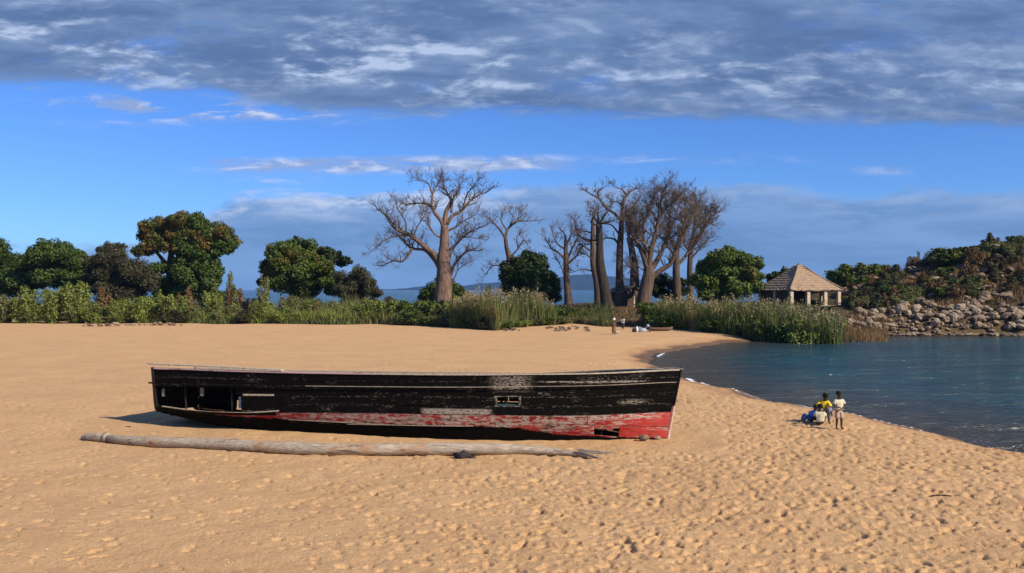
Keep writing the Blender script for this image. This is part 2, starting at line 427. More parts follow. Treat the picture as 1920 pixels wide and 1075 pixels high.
def plain(name, c, rough=.7, c2=None, sc=6, spec=.3):
    def f(n, b):
        p = obj_co(n)
        cc = n.mix(n.ss(n.noise(p, sc, 5, .65), .35, .65), c, c2 if c2 else tuple(x*.8 for x in c))
        n.put(b.inputs['Base Color'], cc); b.inputs['Roughness'].default_value = rough; b.inputs['Specular IOR Level'].default_value = spec
    return material(name, f)

# ------------------------------------------------------------------ sheets: sand/land, water
def polar(azs, rs):
    A, Rr = np.meshgrid(azs, rs)
    # y along the view, x = tan-like fan
    X = np.sin(A)*Rr; Y = np.cos(A)*Rr
    n1, n0 = len(azs), len(rs)
    i = np.arange(n0-1)[:, None]*n1 + np.arange(n1-1)[None, :]
    Fq = np.stack([i, i+1, i+n1+1, i+n1], -1).reshape(-1, 4)
    return X.ravel(), Y.ravel(), Fq[:, ::-1].copy()

def footprints(X, Y, Z, azs, rs):
    rng = np.random.RandomState(5)
    n1 = len(azs); Zg = Z.reshape(len(rs), n1)
    Xg = X.reshape(len(rs), n1); Yg = Y.reshape(len(rs), n1)
    N_ = 46000
    rr = np.sqrt(rng.uniform(9.0**2, 62.0**2, N_)); aa = rng.uniform(-.62, .60, N_)
    keep = np.ones(N_, bool)
    px = np.sin(aa)*rr; py = np.cos(aa)*rr
    az = px/py
    dens = 0.16 + .84*sstep(-.25, .22, az + (24-py)*.012)
    dens *= np.where(py > 40, .75, 1.0)*np.where((py > 30) & (az < .1), .35, 1.0)
    dens *= .4+1.2*fbm(px*.12, py*.12, 77, 2)
    dl = sdist_land(px, py)
    keep = (rng.rand(N_) < dens) & (dl > 1.2)
    # not under the boat or the log
    ux, uy = 16.1/16.54, -3.8/16.54
    s = (px+11.45)*ux+(py-31.2)*uy; tt = -(px+11.45)*uy+(py-31.2)*ux
    keep &= ~((s > -.6) & (s < 18.3) & (abs(tt) < 2.1))
    Lst = [(a, b, c, d, None) for a, b, c, d in zip(px[keep], py[keep], rr[keep], aa[keep])]
    for (xa, ya), (xb, yb) in (((6.5, 26), (10.2, 29.5)), ((-14, 22), (-3, 21)), ((-9, 17.5), (4, 23.5)), ((2, 15), (9.5, 28)), ((-16, 36), (-2, 46)), ((3, 33), (-6, 60)), ((-22, 40), (-14, 27)), ((8, 16), (-2, 22.5)), ((9, 40), (4, 62))):
        Ln = math.hypot(xb-xa, yb-ya); q = int(Ln/.55)
        for i in range(q):
            t = i/q; sgn = 1 if i % 2 else -1; dx, dy = (xb-xa)/Ln, (yb-ya)/Ln
            w = .5*math.sin(t*7+xa); x = xa+(xb-xa)*t-dy*(.11*sgn+w); y = ya+(yb-ya)*t+dx*(.11*sgn+w)
            Lst.append((x, y, math.hypot(x, y), math.atan2(x, y), math.atan2(dy, dx)))
    for x0, y0, r0, a0, trail in Lst:
        L = rng.uniform(.05, .12); Wd = L*rng.uniform(.45, .8); th = rng.normal(.15, .65) if trail is None else trail; dp = rng.uniform(.05, .105)*(L/.12)
        if trail is not None: L = .15; Wd = .07; dp = .06
        ext = 2.6*L
        i0 = np.searchsorted(rs, r0-ext); i1 = np.searchsorted(rs, r0+ext)
        j0 = np.searchsorted(azs, a0-ext/r0); j1 = np.searchsorted(azs, a0+ext/r0)
        if i1-i0 < 2 or j1-j0 < 2: continue
        dx = Xg[i0:i1, j0:j1]-x0; dy = Yg[i0:i1, j0:j1]-y0
        a = (dx*math.cos(th)+dy*math.sin(th))/L; b_ = (-dx*math.sin(th)+dy*math.cos(th))/Wd
        q = a*a+b_*b_
        Zg[i0:i1, j0:j1] += -dp*np.exp(-q**2.2) + .13*dp*np.exp(-((np.sqrt(q)-1.35)/.38)**2)
    return Zg.ravel()

def build_land():
    azs = np.linspace(R(-44), R(44), 840)
    rs = [6.0]
    while rs[-1] < 240:
        r = rs[-1]; rs.append(r*(1.0036 if r < 36 else 1.0062 if r < 130 else 1.012))
    rs = np.array(rs)
    X, Y, Fq = polar(azs, rs)
    Z = ground(X, Y)
    near = sstep(75, 30, Y)*sstep(.5, 3, sdist_land(X, Y))
    Z = Z + near*((fbm(X*1.3, Y*1.3, 31, 3)-.5)*.07 + (fbm(X*4.2, Y*4.2, 41, 2)-.5)*.04*sstep(-16, 4, X))
    Z = footprints(X, Y, Z, azs, rs)
    t = Y-edge_d(X, Y); az = X/Y
    veg = sstep(-.6, 1.4, t + (fbm(X*.5, Y*.5, 60, 3)-.5)*3)
    veg = np.where(sdist_land(X, Y) < 0, 0, veg)
    me = mesh('beach', np.stack([X, Y, Z], 1), Fq, M_SAND, True, {'veg': ('POINT', veg)})
    tag(obj('beach', me), kind='structure')
    # coarse sheet carrying the sand on around and behind the camera, just under the fine one
    g = np.linspace(-1, 1, 70)
    xs = np.sign(g)*np.abs(g)**1.5*240; ys = -90+np.linspace(0, 1, 60)*180
    XX, YY = np.meshgrid(xs, ys); n1 = len(xs)
    i = np.arange(len(ys)-1)[:, None]*n1+np.arange(n1-1)[None, :]
    Fq = np.stack([i, i+1, i+n1+1, i+n1], -1).reshape(-1, 4)
    ZZ = ground(XX.ravel(), np.maximum(YY.ravel(), -60.0))-.35
    me = mesh('beach', np.stack([XX.ravel(), YY.ravel(), ZZ], 1), Fq, M_SAND, True, {'veg': ('POINT', np.zeros(len(ZZ)))})
    tag(obj('beach', me), kind='structure')
build_land()

def build_water():
    azs = np.linspace(R(-85), R(85), 600)
    rs = np.concatenate([np.geomspace(14, 130, 260), np.geomspace(132, 12000, 90)])
    X, Y, Fq = polar(azs, rs)
    d = ZW-ground(X, Y)
    d = np.where(Y > 200, 4, d)
    me = mesh('lake', np.stack([X, Y, np.full_like(X, ZW)], 1), Fq, M_WATER, True, {'depth': ('POINT', np.clip(d, -1, 4))})
    tag(obj('lake', me), kind='structure')
build_water()

def build_hills():
    # distant range across the lake
    prof = [(640,543.5),(700,543),(722,543),(760,541),(800,537),(845,538),(885,534),(905,532),(960,528),(1030,522),(1075,516),(1100,514),(1130,517),(1200,524),(1300,531),(1400,537),(1470,541),(1520,543.5)]
    pa = np.array([(a-960)/F_PX for a, b in prof]); pz = np.array([b for a, b in prof])
    D = 6200.0
    azs = np.linspace(pa[0], pa[-1], 260); ds = np.linspace(-500, 900, 15)
    V = []
    for k, dd in enumerate(ds):
        y = D+dd
        w = math.cos(max(-1, min(1, dd/ (500 if dd < 0 else 900)))*math.pi/2)
        top = CAM_H+(HOR-np.interp(azs, pa, pz))/F_PX*D + (fbm(azs*60, azs*0+k*.4, 5, 4)-.5)*14
        z = ZW-6+(top+6-ZW)*w**.8 + (fbm(azs*90, azs*0+k*.9, 8, 3)-.5)*10*w
        V.append(np.stack([azs*y, np.full_like(azs, y), z], 1))
    V = np.concatenate(V); n1 = len(azs)
    i = np.arange(len(ds)-1)[:, None]*n1+np.arange(n1-1)[None, :]
    Fq = np.stack([i, i+1, i+n1+1, i+n1], -1).reshape(-1, 4)
    tag(obj('hills', mesh('hills', V, Fq, M_HILL, True)), kind='structure')
build_hills()

# ------------------------------------------------------------------ haze
def build_haze():
    m = bpy.data.materials.new('haze_air'); m.use_nodes = True; n = N(m.node_tree); n.n.clear()
    v = n.new('ShaderNodeVolumePrincipled'); o = n.new('ShaderNodeOutputMaterial'); n.l.new(v.outputs[0], o.inputs['Volume'])
    v.inputs['Color'].default_value = (0.24, 0.50, 1.0, 1); v.inputs['Density'].default_value = HAZE
    v.inputs['Anisotropy'].default_value = 0.0
    b = MB(); b.box((-12500, -150, -9.0), (12500, 12600, 130.0))
    o = b.build('haze', m); tag(o, kind='stuff')
HAZE = 0.000075
build_haze()

# ================================================================== the wrecked boat
def paintmat(name, base, kind):
    def f(n, b):
        uv = n.new('ShaderNodeUVMap', uv_map='UVMap').outputs[0]; eg = n.new('ShaderNodeUVMap', uv_map='edge').outputs[0]
        s1 = n.new('ShaderNodeSeparateXYZ'); n.put(s1.inputs[0], uv); x, z = s1.outputs[0], s1.outputs[1]
        s2 = n.new('ShaderNodeSeparateXYZ'); n.put(s2.inputs[0], eg); ac = s2.outputs[0]
        inf = n.new('ShaderNodeObjectInfo').outputs['Random']
        off = n.comb(n.mul(inf, 13), n.mul(inf, 7), 0)
        st = n.vadd(n.vscale(uv, (1.1, 9, 1)), off)
        a = n.noise(st, 2.2, 7, .7, .3)            # long streaks
        g = n.noise(n.vadd(n.vscale(uv, (3, 9, 1)), off), 3.5, 6, .7, .5)
        grain = n.noise(n.vscale(uv, (3, 60, 1)), 2.0, 4, .6)
        def box(x0, x1, z0, z1, s=.10, sz=.03):
            return n.mul(n.mul(n.ss(x, x0-s, x0+s), n.ss(x, x1+s, x1-s)), n.mul(n.ss(z, z0-sz, z0+sz), n.ss(z, z1+sz, z1-sz)))
        wood = n.mix(grain, (0.22, 0.18, 0.135), (0.46, 0.41, 0.34))
        edge = n.mul(n.m('MAXIMUM', n.ss(ac, .90, .99), n.ss(ac, .06, .0)), n.ss(g, .50, .60))
        edge = n.mul(edge, n.ss(n.noise(n.vadd(n.vscale(uv, (.35, .2, 1)), off), 1.6, 3), .42, .58))
        if kind == 'black':
            w = n.ss(a, .63, .70, 0, .6)
            w = n.m('MAXIMUM', w, n.mul(n.ss(n.noise(n.vadd(n.vscale(uv, (.7, 1.6, 1)), off), 1.4, 5, .65), .56, .66), n.ss(g, .50, .62, 0, .55)))
            w = n.m('MAXIMUM', w, n.mul(edge, .85))
            w = n.m('MAXIMUM', w, n.mul(box(10.0, 12.2, .76, .93, .10, .03), n.ss(g, .40, .50)))
            w = n.m('MAXIMUM', w, n.mul(box(12.3, 13.4, 1.50, 2.0, .25, .1), n.ss(g, .44, .56, 0, .8)))
            w = n.m('MAXIMUM', w, n.mul(box(15.0, 16.6, 1.7, 1.95, .3, .05), n.ss(g, .52, .62, 0, .5)))
            w = n.m('MAXIMUM', w, n.mul(box(16.2, 16.9, 1.08, 1.22, .2, .05), n.ss(g, .50, .54)))
            w = n.m('MAXIMUM', w, n.mul(box(5.2, 6.4, .9, 1.15, .3, .06), n.ss(g, .60, .66, 0, .5)))
            w = n.m('MAXIMUM', w, n.mul(box(13.8, 16.9, 1.75, 1.80, .3, .01), n.ss(g, .44, .52)))
            pc = n.mix(n.ss(g, .4, .7), base, tuple(min(1, q*2.0+.002) for q in base))
            c = n.mix(w, pc, wood)
            rough = n.lin(w, 0, 1, .7, .9)
        elif kind == 'red':
            a = n.noise(n.vadd(n.vscale(uv, (.55, 3.2, 1)), off), 1.8, 7, .62, .4); g = n.noise(n.vadd(n.vscale(uv, (1.6, 4.5, 1)), off), 2.6, 6, .66, .4)
            rr = n.mix(n.ss(a, .40, .62), (0.34, 0.024, 0.020), (0.45, 0.055, 0.045))
            rr = n.mix(n.mul(n.ss(x, 15.6, 17.4), .55), rr, (0.64, 0.10, 0.075))
            pk = n.mix(n.ss(g, .35, .6), (0.34, 0.13, 0.11), (0.54, 0.48, 0.40))
            w = n.ss(n.add(a, n.mul(n.ss(x, 15.0, 17.0), -.07)), .49, .57)
            w = n.mul(w, n.ss(x, 2.5, 6.5, .25, 1))
            w = n.m('MAXIMUM', w, n.mul(box(5.8, 15.4, .42, .75, .8, .10), n.ss(g, .44, .56)))
            w = n.m('MAXIMUM', w, n.mul(box(12.6, 17.4, .62, .92, .5, .06), n.ss(g, .46, .54)))
            c = n.mix(w, rr, pk)
            big = n.noise(n.vadd(n.vscale(uv, (.8, 2.2, 1)), off), 1.5, 5, .65)
            c = n.mix(n.mul(n.ss(big, .53, .60, 0, .85), n.ss(x, 16.6, 15.4)), c, n.mix(n.ss(g, .45, .55), (0.10, 0.062, 0.045), (0.40, 0.34, 0.28)))
            dk = n.m('MAXIMUM', n.ss(g, .60, .66, 0, .9), n.mul(n.ss(n.noise(st, 5, 5), .58, .64), .8))
            c = n.mix(dk, c, (0.050, 0.038, 0.030))
            c = n.mix(n.mul(edge, .5), c, (0.5, 0.42, 0.34))
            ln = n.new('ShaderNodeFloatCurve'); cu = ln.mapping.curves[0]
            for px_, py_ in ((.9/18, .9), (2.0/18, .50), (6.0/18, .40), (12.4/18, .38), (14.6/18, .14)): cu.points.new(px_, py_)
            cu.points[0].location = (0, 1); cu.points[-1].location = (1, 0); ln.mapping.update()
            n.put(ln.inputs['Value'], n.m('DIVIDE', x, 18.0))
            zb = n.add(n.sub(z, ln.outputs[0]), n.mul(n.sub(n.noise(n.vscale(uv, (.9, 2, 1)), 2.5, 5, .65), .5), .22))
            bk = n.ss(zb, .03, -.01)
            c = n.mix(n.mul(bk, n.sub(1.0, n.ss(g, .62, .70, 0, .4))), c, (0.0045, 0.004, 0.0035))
            rough = .7
        else:   # pale wood / faded pink trim
            pk = n.mix(grain, (0.50, 0.30, 0.29), (0.62, 0.47, 0.44)) if kind == 'pink' else wood
            c = n.mix(n.ss(a, .55, .66), pk, (0.16, 0.13, 0.10)); rough = .85
            if kind == 'pale': c = n.mix(n.ss(g, .40, .62), c, (0.62, 0.52, 0.36))
        n.put(b.inputs['Base Color'], c); n.put(b.inputs['Roughness'], rough); b.inputs['Specular IOR Level'].default_value = .04
        bump(n, b, n.add(n.mul(grain, .5), a), .35, .012)
    return material(name, f)
P_BLACK = paintmat('black_paint', (0.0040, 0.0036, 0.0032), 'black')
P_RED = paintmat('red_paint', (0.4, 0.03, 0.02), 'red')
P_PINK = paintmat('pink_paint', (0, 0, 0), 'pink')
P_PALE = paintmat('bare_wood', (0, 0, 0), 'pale')
P_DARKW = plain('dark_wood_hold_shade', (0.012, 0.010, 0.008), .85, (0.022, 0.017, 0.013), 4, .1)  # dark wood colour; puts the hold's shade into ribs and lining too
P_WORN = plain('worn_trim', (0.015, 0.013, 0.011), .8, (0.26, 0.23, 0.18), 7, .1)
P_TEALD = plain('dull_teal_paint', (0.03, 0.07, 0.08), .7, (0.06, 0.11, 0.12), 9, .1)
P_TEAL = plain('teal_paint', (0.10, 0.24, 0.26), .6, (0.30, 0.38, 0.36), 9)
P_RIB = plain('grey_wood', (0.13, 0.12, 0.10), .85, (0.24, 0.23, 0.20), 6)

BA = Vector((-11.45, 31.2, 0)); BB = Vector((4.66, 27.4, 0)); BL = (BB-BA).length
boat = empty('beached_boat', BA, math.atan2(BB.y-BA.y, BB.x-BA.x))
tag(boat, 'long derelict wooden boat with flaking black and red paint on the sand', 'boat')
def ip(s, ks): return float(np.interp(s, [k[0] for k in ks], [k[1] for k in ks]))
def smooth_ip(s, ks): return (ip(s, ks)+ip(min(1, s+.03), ks)+ip(max(0, s-.03), ks))/3 if .0 < s < 1 else ip(s, ks)
K_hb = [(0,1.25),(.08,1.45),(.18,1.68),(.3,1.84),(.45,1.93),(.58,1.90),(.68,1.74),(.78,1.44),(.87,1.0),(.94,.52),(.985,.13),(1,.03)]
K_zg = [(0,1.92),(.15,1.90),(.3,1.91),(.5,1.94),(.7,1.97),(.85,2.02),(1,2.09)]
K_mid = [(0,.46),(.06,.26),(.14,.06),(.25,-.02),(.8,-.06),(1,-.25)]
K_rail = [(0,1.38),(.15,1.42),(.3,1.47),(.5,1.53),(.7,1.58),(1,1.70)]
K_bd = [(0,.62),(.1,.56),(.2,.58),(.3,.65),(.5,.74),(.7,.76),(.85,.77),(1,.82)]
K_ch = [(0,.52),(.08,.40),(.15,.34),(.3,.33),(.5,.34),(.7,.33),(.82,.25),(.90,.10),(1,-.12)]
K_ke = [(0,.30),(.06,.05),(.12,-.15),(.9,-.25),(1,-.32)]
def surf(s, w, side=-1, out=0.0):
    """point of the hull: s 0 stern..1 stem, w 0 gunwale,1 rubbing rail,2 paint line,3 chine,4 keel"""
    hb = smooth_ip(s, K_hb)
    zs = [smooth_ip(s, k) for k in (K_zg, K_rail, K_bd, K_ch, K_ke)]
    fl = sstep(.6, 1.0, s)
    of = [1.0, .985, .955-.05*fl, .88-.28*fl, .04]
    i = min(3, int(w)); f = w-i
    if i == 3:
        zm = min(zs[3]-.02, smooth_ip(s, K_mid)); om = of[3]*.90
        y, z = (hb*(of[3]*(1-2*f)+om*2*f), zs[3]*(1-2*f)+zm*2*f) if f < .5 else (hb*(om*(2-2*f)+of[4]*(2*f-1)), zm*(2-2*f)+min(zm, zs[4])*(2*f-1))
    else:
        y = hb*(of[i]*(1-f)+of[i+1]*f); z = zs[i]*(1-f)+zs[i+1]*f
    y = y+out; x = s*BL
    x += .42*max(0, z)/2.14*sstep(.72, 1, s) - .06*(1-sstep(0, .1, s))*z
    yy = side*y
    z2 = z-.085*max(0, yy+1.5)*(1-float(sstep(.72, 1.0, s)))*min(1, max(0, z+.1)/.5)
    return Vector((x, yy, z2)), z
def plank(name, s0, s1, w0, w1, mat, side=-1, th=.035, out=0.0, parent=None, gap=.0, warp=0.0, label=None, wfun=None):
    ns = max(2, int((s1-s0)*BL/.28)+1); V = []; UV = []; E = []
    ph = random.random()*6
    for i in range(ns+1):
        s = s0+(s1-s0)*i/ns
        a0, a1 = (w0, w1) if wfun is None else wfun((s-s0)/(s1-s0))
        o = out+warp*math.sin(ph+i*.7)
        for (w, oo) in ((a0+gap, o), (a1-gap, o), (a1-gap, o-th), (a0+gap, o-th)):
            p, z = surf(s, w, side, oo); V.append(p); UV.append((p.x*17.57/BL, z)); E.append((0.0 if w == a1-gap else 1.0, 0))
    F = []
    for i in range(ns):
        for k in range(4):
            k2 = (k+1) % 4; q = (i*4+k, i*4+k2, (i+1)*4+k2, (i+1)*4+k)
            F.append(q if side < 0 else q[::-1])
    F.append((3,2,1,0) if side < 0 else (0,1,2,3)); e = ns*4
    F.append((e,e+1,e+2,e+3) if side < 0 else (e+3,e+2,e+1,e))
    o = obj(name, mesh(name, V, F, mat, False, None, {'UVMap': UV, 'edge': E}), parent or boat)
    if label: o['label'] = label
    return o
def row_w(k):   # hull rows in w: 2 bulwark, 3 topside, 2 red, 2 bottom
    return [0.05, .52, 1.0, 1.34, 1.67, 2.0, 2.5, 3.0, 3.5, 4.0][k]
def row_segments(k, side):
    joints = {0:[0,.33,.66,1], 1:[0,.30,.715,1], 2:[0,.42,.70,1], 3:[0,.35,.68,1], 4:[0,.25,.55,.80,1], 5:[0,.28,.62,.86,1], 6:[0,.18,.34,.70,1], 7:[0,.4,.75,1], 8:[0,.5,1]}[k]
    segs = [(joints[i], joints[i+1]) for i in range(len(joints)-1)]
    if side < 0:
        hole = {2:(.012,.188), 3:(.012,.205), 4:(.012,.20)}.get(k)
        if hole: segs = [(max(a, hole[1]), b) for a, b in segs if b > hole[1]]
        if k == 3:
            r = []
            for a, b in segs:
                if a < .705 and b > .745: r += [(a, .705), (.745, b)]
                elif a < .705 < b: r += [(a, .705)]
                elif a < .745 < b: r += [(.745, b)]
                elif not (a >= .705 and b <= .745): r.append((a, b))
            segs = r
        if k == 6:
            segs = [(0,.18),(.18,.34),(.34,.70),(.70,.872),(.915,1)]
    else:
        if k == 4: segs = [(.0, .085), (.15, .6), (.6, 1)]
        if k == 5: segs = [(.008, .085), (.15, .6), (.6, 1)]
    return segs
for side in (-1, 1):
    for k in range(9):
        for (a, b) in row_segments(k, side):
            blk = k < 5 or (k >= 7)
            m = P_BLACK if k < 5 else P_RED
            out = random.uniform(-.004, .010)
            plank('hull_plank', a+.0007, b-.0007, row_w(k), row_w(k+1), m, side, out=out, gap=.012, warp=.003)
# the odd pieces of the near side
plank('hull_plank', .0, .275, 1.98, 2.5, P_BLACK, -1, out=.035, label='black plank sprung loose below the hole', wfun=lambda t: (1.93+.10*math.sin(t*3.1), 2.55-.25*t))
plank('hull_plank', .20, .276, 1.36, 1.93, P_BLACK, -1, out=.022)
plank('plank_batten', .015, .282, 1.955, 2.02, P_PALE, -1, out=.055, wfun=lambda t: (1.90+.10*math.sin(t*3.1), 1.945+.10*math.sin(t*3.1)))
plank('plank_batten', .205, .272, 1.30, 1.36, P_PALE, -1, out=.035)
for (a, b) in ((0, .34), (.34, .72), (.72, 1.0)):
    plank('rubbing_rail', a, b, .955, 1.06, P_BLACK, -1, th=.05, out=.045)
    plank('rail_edge', a, b-.001, .925, .953, P_PALE if a > .3 else P_BLACK, -1, th=.04, out=.04)
plank('rubbing_rail', 0, 1.0, .955, 1.06, P_BLACK, 1, th=.05, out=.045)
for (a, b, m) in ((0, .22, P_PINK), (.22, .47, P_PINK), (.47, .72, P_PALE), (.72, 1.0, P_PALE)):
    plank('gunwale', a+.0006, b-.0006, -.045, .045, m, -1, th=.16, out=.03)
    plank('gunwale', a+.0006, b-.0006, -.045, .045, P_PALE, 1, th=.16, out=.03)
# red-band battens
plank('seam_batten', .42, .66, 2.90, 2.96, P_PALE, -1, th=.03, out=.035, wfun=lambda t: (2.93-.14*t, 2.99-.14*t))
plank('seam_batten', .30, .50, 2.80, 2.86, P_PALE, -1, th=.03, out=.03, wfun=lambda t: (2.72+.16*t, 2.77+.16*t))
# loose capping rail lying along the stern quarter
mb = MB()
for i in range(9):
    pass
pts = []
for i in range(11):
    s = i/10*.29; p, _ = surf(s, 0, -1, -.06); q = Vector(p); q.z += .105-.06*(i/10)**2
    if i == 0: q.x -= .28; q.z += .012
    pts.append(q)
V = []; F = []; UV = []; E = []
for i, p in enumerate(pts):
    w = .10*(1 if i else .55)
    for dy, dz in ((-w, 0), (-w, .045), (w, .045), (w, 0)):
        V.append(p+Vector((0, dy, dz))); UV.append((p.x, dy)); E.append((.5, 0))
for i in range(len(pts)-1):
    for k in range(4): F.append((i*4+k, (i+1)*4+k, (i+1)*4+(k+1) % 4, i*4+(k+1) % 4))
F += [(0,1,2,3), (len(V)-1, len(V)-2, len(V)-3, len(V)-4)]
o = obj('capping_rail', mesh('capping_rail', V, F, P_PALE, False, None, {'UVMap': UV, 'edge': E}), boat); o['label'] = 'bare pale rail lifting off the stern quarter'
# deck planks between the gunwales
nd = 11
for j in range(nd):
    f0, f1 = j/nd, (j+1)/nd
    ns = 46; V = []; F = []; UV = []; E = []; s_end = .965
    for i in range(ns+1):
        s = .004+(s_end-.004)*i/ns
        a, _ = surf(s, 0.08, -1, -.05); c_, _ = surf(s, .08, 1, -.05)
        g = .012
        for f, dz in ((f0, 0), (f1, 0), (f1, -.035), (f0, -.035)):
            yy = a.y+(c_.y-a.y)*f; zz = a.z+(c_.z-a.z)*f + dz; yy += g if f == f0 else -g
            if c_.y-a.y < .2: yy = (a.y+c_.y)/2
            V.append((a.x, yy, zz)); UV.append((a.x, yy)); E.append((.5, 0))
    for i in range(ns):
        for k in range(4): F.append((i*4+k, (i+1)*4+k, (i+1)*4+(k+1) % 4, i*4+(k+1) % 4))
    F += [(0,1,2,3), (ns*4+3, ns*4+2, ns*4+1, ns*4)]
    obj('deck_plank', mesh('deck_plank', V, F, P_DARKW, False, None, {'UVMap': UV, 'edge': E}), boat)
# ribs
for i in range(18):
    s = .012+i*.0545
    if s > .95: break
    for side in ((-1, 1) if i not in (0, 2) else (1,)):
        mb = MB(); P = []
        for w in np.linspace(.06, 3.7, 12):
            p, _ = surf(s, float(w), side, -.085); P.append(p)
        mb.tube(P, .042, 4)
        mb.build('rib', P_DARKW, boat)
    mb = MB(); a, _ = surf(s, 3.6, -1, -.1); c_, _ = surf(s, 3.6, 1, -.1)
    mb.tube([a, c_], .05, 4); mb.build('floor_timber', P_DARKW, boat)
# bulkheads keep the hold dark
for s in (.24, .62):
    V = []; 
    L = [surf(s, float(w), -1, -.12)[0] for w in np.linspace(.1, 3.9, 9)]+[surf(s, float(w), 1, -.12)[0] for w in np.linspace(3.9, .1, 9)]
    F = [tuple(range(len(L)))]; L2 = [p+Vector((.03, 0, 0)) for p in L]
    n_ = len(L); V = L+L2; F.append(tuple(range(2*n_-1, n_-1, -1)))
    for k in range(n_): F.append((k, (k+1) % n_, n_+(k+1) % n_, n_+k))
    obj('bulkhead', mesh('bulkhead', V, F, P_DARKW), boat)
# teal scrap and pale cleats seen in the hole
p, _ = surf(.196, 1.62, -1, -.06); mb = MB(); mb.box((p.x-.06, p.y-.03, p.z-.20), (p.x+.05, p.y+.03, p.z+.17)); mb.build('teal_cleat', P_TEAL, boat)
p, _ = surf(.108, 1.25, -1, -.05); mb = MB(); mb.box((p.x-.07, p.y-.02, p.z-.14), (p.x+.05, p.y+.02, p.z+.12)); mb.build('cleat', P_RIB, boat)
p, _ = surf(.014, 1.25, -1, -.05); mb = MB(); mb.box((p.x+.01, p.y-.02, p.z-.2), (p.x+.09, p.y+.02, p.z+.05)); mb.build('cleat', P_RIB, boat)
# transom planks and stern posts
for j in range(6):
    z0 = .52+j*.225; mb = MB(); hbw = 1.22-.02*(5-j)
    x0 = -.07
    if j in (): continue
    for (ya, yb) in ((-hbw, hbw),):
        q_ = [Vector((xx, yy, zz-.085*max(0, yy+1.5)*min(1, (zz+.1)/.5))) for xx in (x0-.02, x0+.02) for yy in (ya, yb) for zz in (z0+.001, z0+.224)]
        mb.addm(q_, [(0,1,3,2),(4,6,7,5),(0,4,5,1),(2,3,7,6),(0,2,6,4),(1,5,7,3)]); mb.build('transom_plank', P_DARKW, boat)
for side in (-1, 1):
    mb = MB(); mb.tube([surf(0, float(w), side, .0)[0]+Vector((-.04, 0, 0)) for w in np.linspace(-.05, 3.2, 7)], .065, 6, rough=.12)
    mb.build('stern_post', P_DARKW, boat)
mb = MB(); q = surf(0, .9, -1, 0)[0]; mb.box((q.x-.22, q.y-.05, q.z-.03), (q.x-.03, q.y+.02, q.z+.02)); mb.build('gudgeon', P_DARKW, boat)
# stem post
mb = MB(); 
mb.tube([Vector((BL+.02+.42*max(0, z)/2.14, 0, z)) for z in np.linspace(1.0, 2.16, 6)], .05, 5, flat=1.3); mb.build('stem_post', P_BLACK if False else P_DARKW, boat)
mb = MB(); mb.tube([Vector((BL+.03+.42*max(0, z)/2.14, 0, z)) for z in np.linspace(-.3, 1.0, 6)], [.075,.07,.07,.065,.06,.05], 5)
o = mb.build('stem_foot', plain('worn_stem', (0.58, 0.42, 0.34), .8, (0.42, 0.26, 0.2), 5), boat); o['label'] = 'pale bare lower stem'
mb = MB(); q, _ = surf(1, 0, -1, 0); mb.box((q.x-.5, -.07, q.z+.00), (q.x+.09, .07, q.z+.05)); mb.build('stem_cap', P_RIB, boat)
# window
def hullpt(s, w, out): return surf(s, w, -1, out)[0]
for (s0, s1, w0, w1, nm) in ((.702,.748,1.30,1.338,'window_frame'),(.702,.748,1.668,1.70,'window_frame'),(.7022,.7058,1.338,1.668,'window_frame'),(.7442,.7478,1.338,1.668,'window_frame')):
    plank(nm, s0, s1, w0, w1, P_WORN, -1, th=.05, out=.024)
plank('window_shutter', .7065, .7435, 1.60, 1.66, P_TEALD, -1, th=.02, out=-.03)
# what is left of the plank around the rotted hole at the forefoot
for q in range(4):
    a = .872+.043*q/4; plank('hull_plank', a, a+.043/4, 2.49, 2.60+.13*abs(math.sin(q*1.9+.6)), P_RED, -1, out=.004, th=.03)
plank('light_block_lining', .004, .235, .06, 1.72, P_DARKW, 1, th=.02, out=-.04)  # added dark sheet, stops bright lines showing inside the stern hold
plank('light_block_lining', .004, .085, 1.72, 2.5, P_DARKW, 1, th=.02, out=-.04)
# props / chocks under the turn of the bilge
def stake(px, d, h):
    pass

# ------------------------------------------------------------------ the long pole in front of it
def f_log(n, b):
    p = obj_co(n); a = n.noise(n.vscale(p, (.5, 4, 4)), 2.0, 7, .72, .3); sp = n.new('ShaderNodeSeparateXYZ'); n.put(sp.inputs[0], p)
    g = n.noise(n.vscale(p, (2, 26, 26)), 1.6, 4, .6); pt = n.noise(p, 1.3, 5, .65)
    c = n.mix(n.ss(g, .3, .7), (0.22, 0.175, 0.125), (0.48, 0.405, 0.305))
    c = n.mix(n.ss(pt, .52, .66, 0, .75), c, (0.36, 0.20, 0.10))
    c = n.mix(n.ss(a, .54, .64, 0, .85), c, (0.075, 0.055, 0.042))
    n.put(b.inputs['Base Color'], c); b.inputs['Roughness'].default_value = .85
    bump(n, b, n.add(g, a), .6, .02)
M_LOG = material('weathered_log', f_log)
LP = [(-12.05,27.0,.20,.12),(-11.3,26.45,.185,.17),(-9.9,26.0,.18,.185),(-8.45,25.65,.18,.195),(-6.7,25.15,.19,.205),(-4.96,24.85,.20,.21),(-3.6,24.8,.20,.205),(-2.33,24.8,.205,.215),(-1.2,24.85,.20,.205),(-.15,24.9,.18,.19),(.7,24.87,.15,.15),(1.46,24.75,.11,.10),(1.95,24.55,.085,.055),(2.35,24.25,.08,.02)]
log = empty('driftwood_pole', (-5, 25, 0)); tag(log, 'long weathered grey pole lying on sand in front of the black boat', 'log')
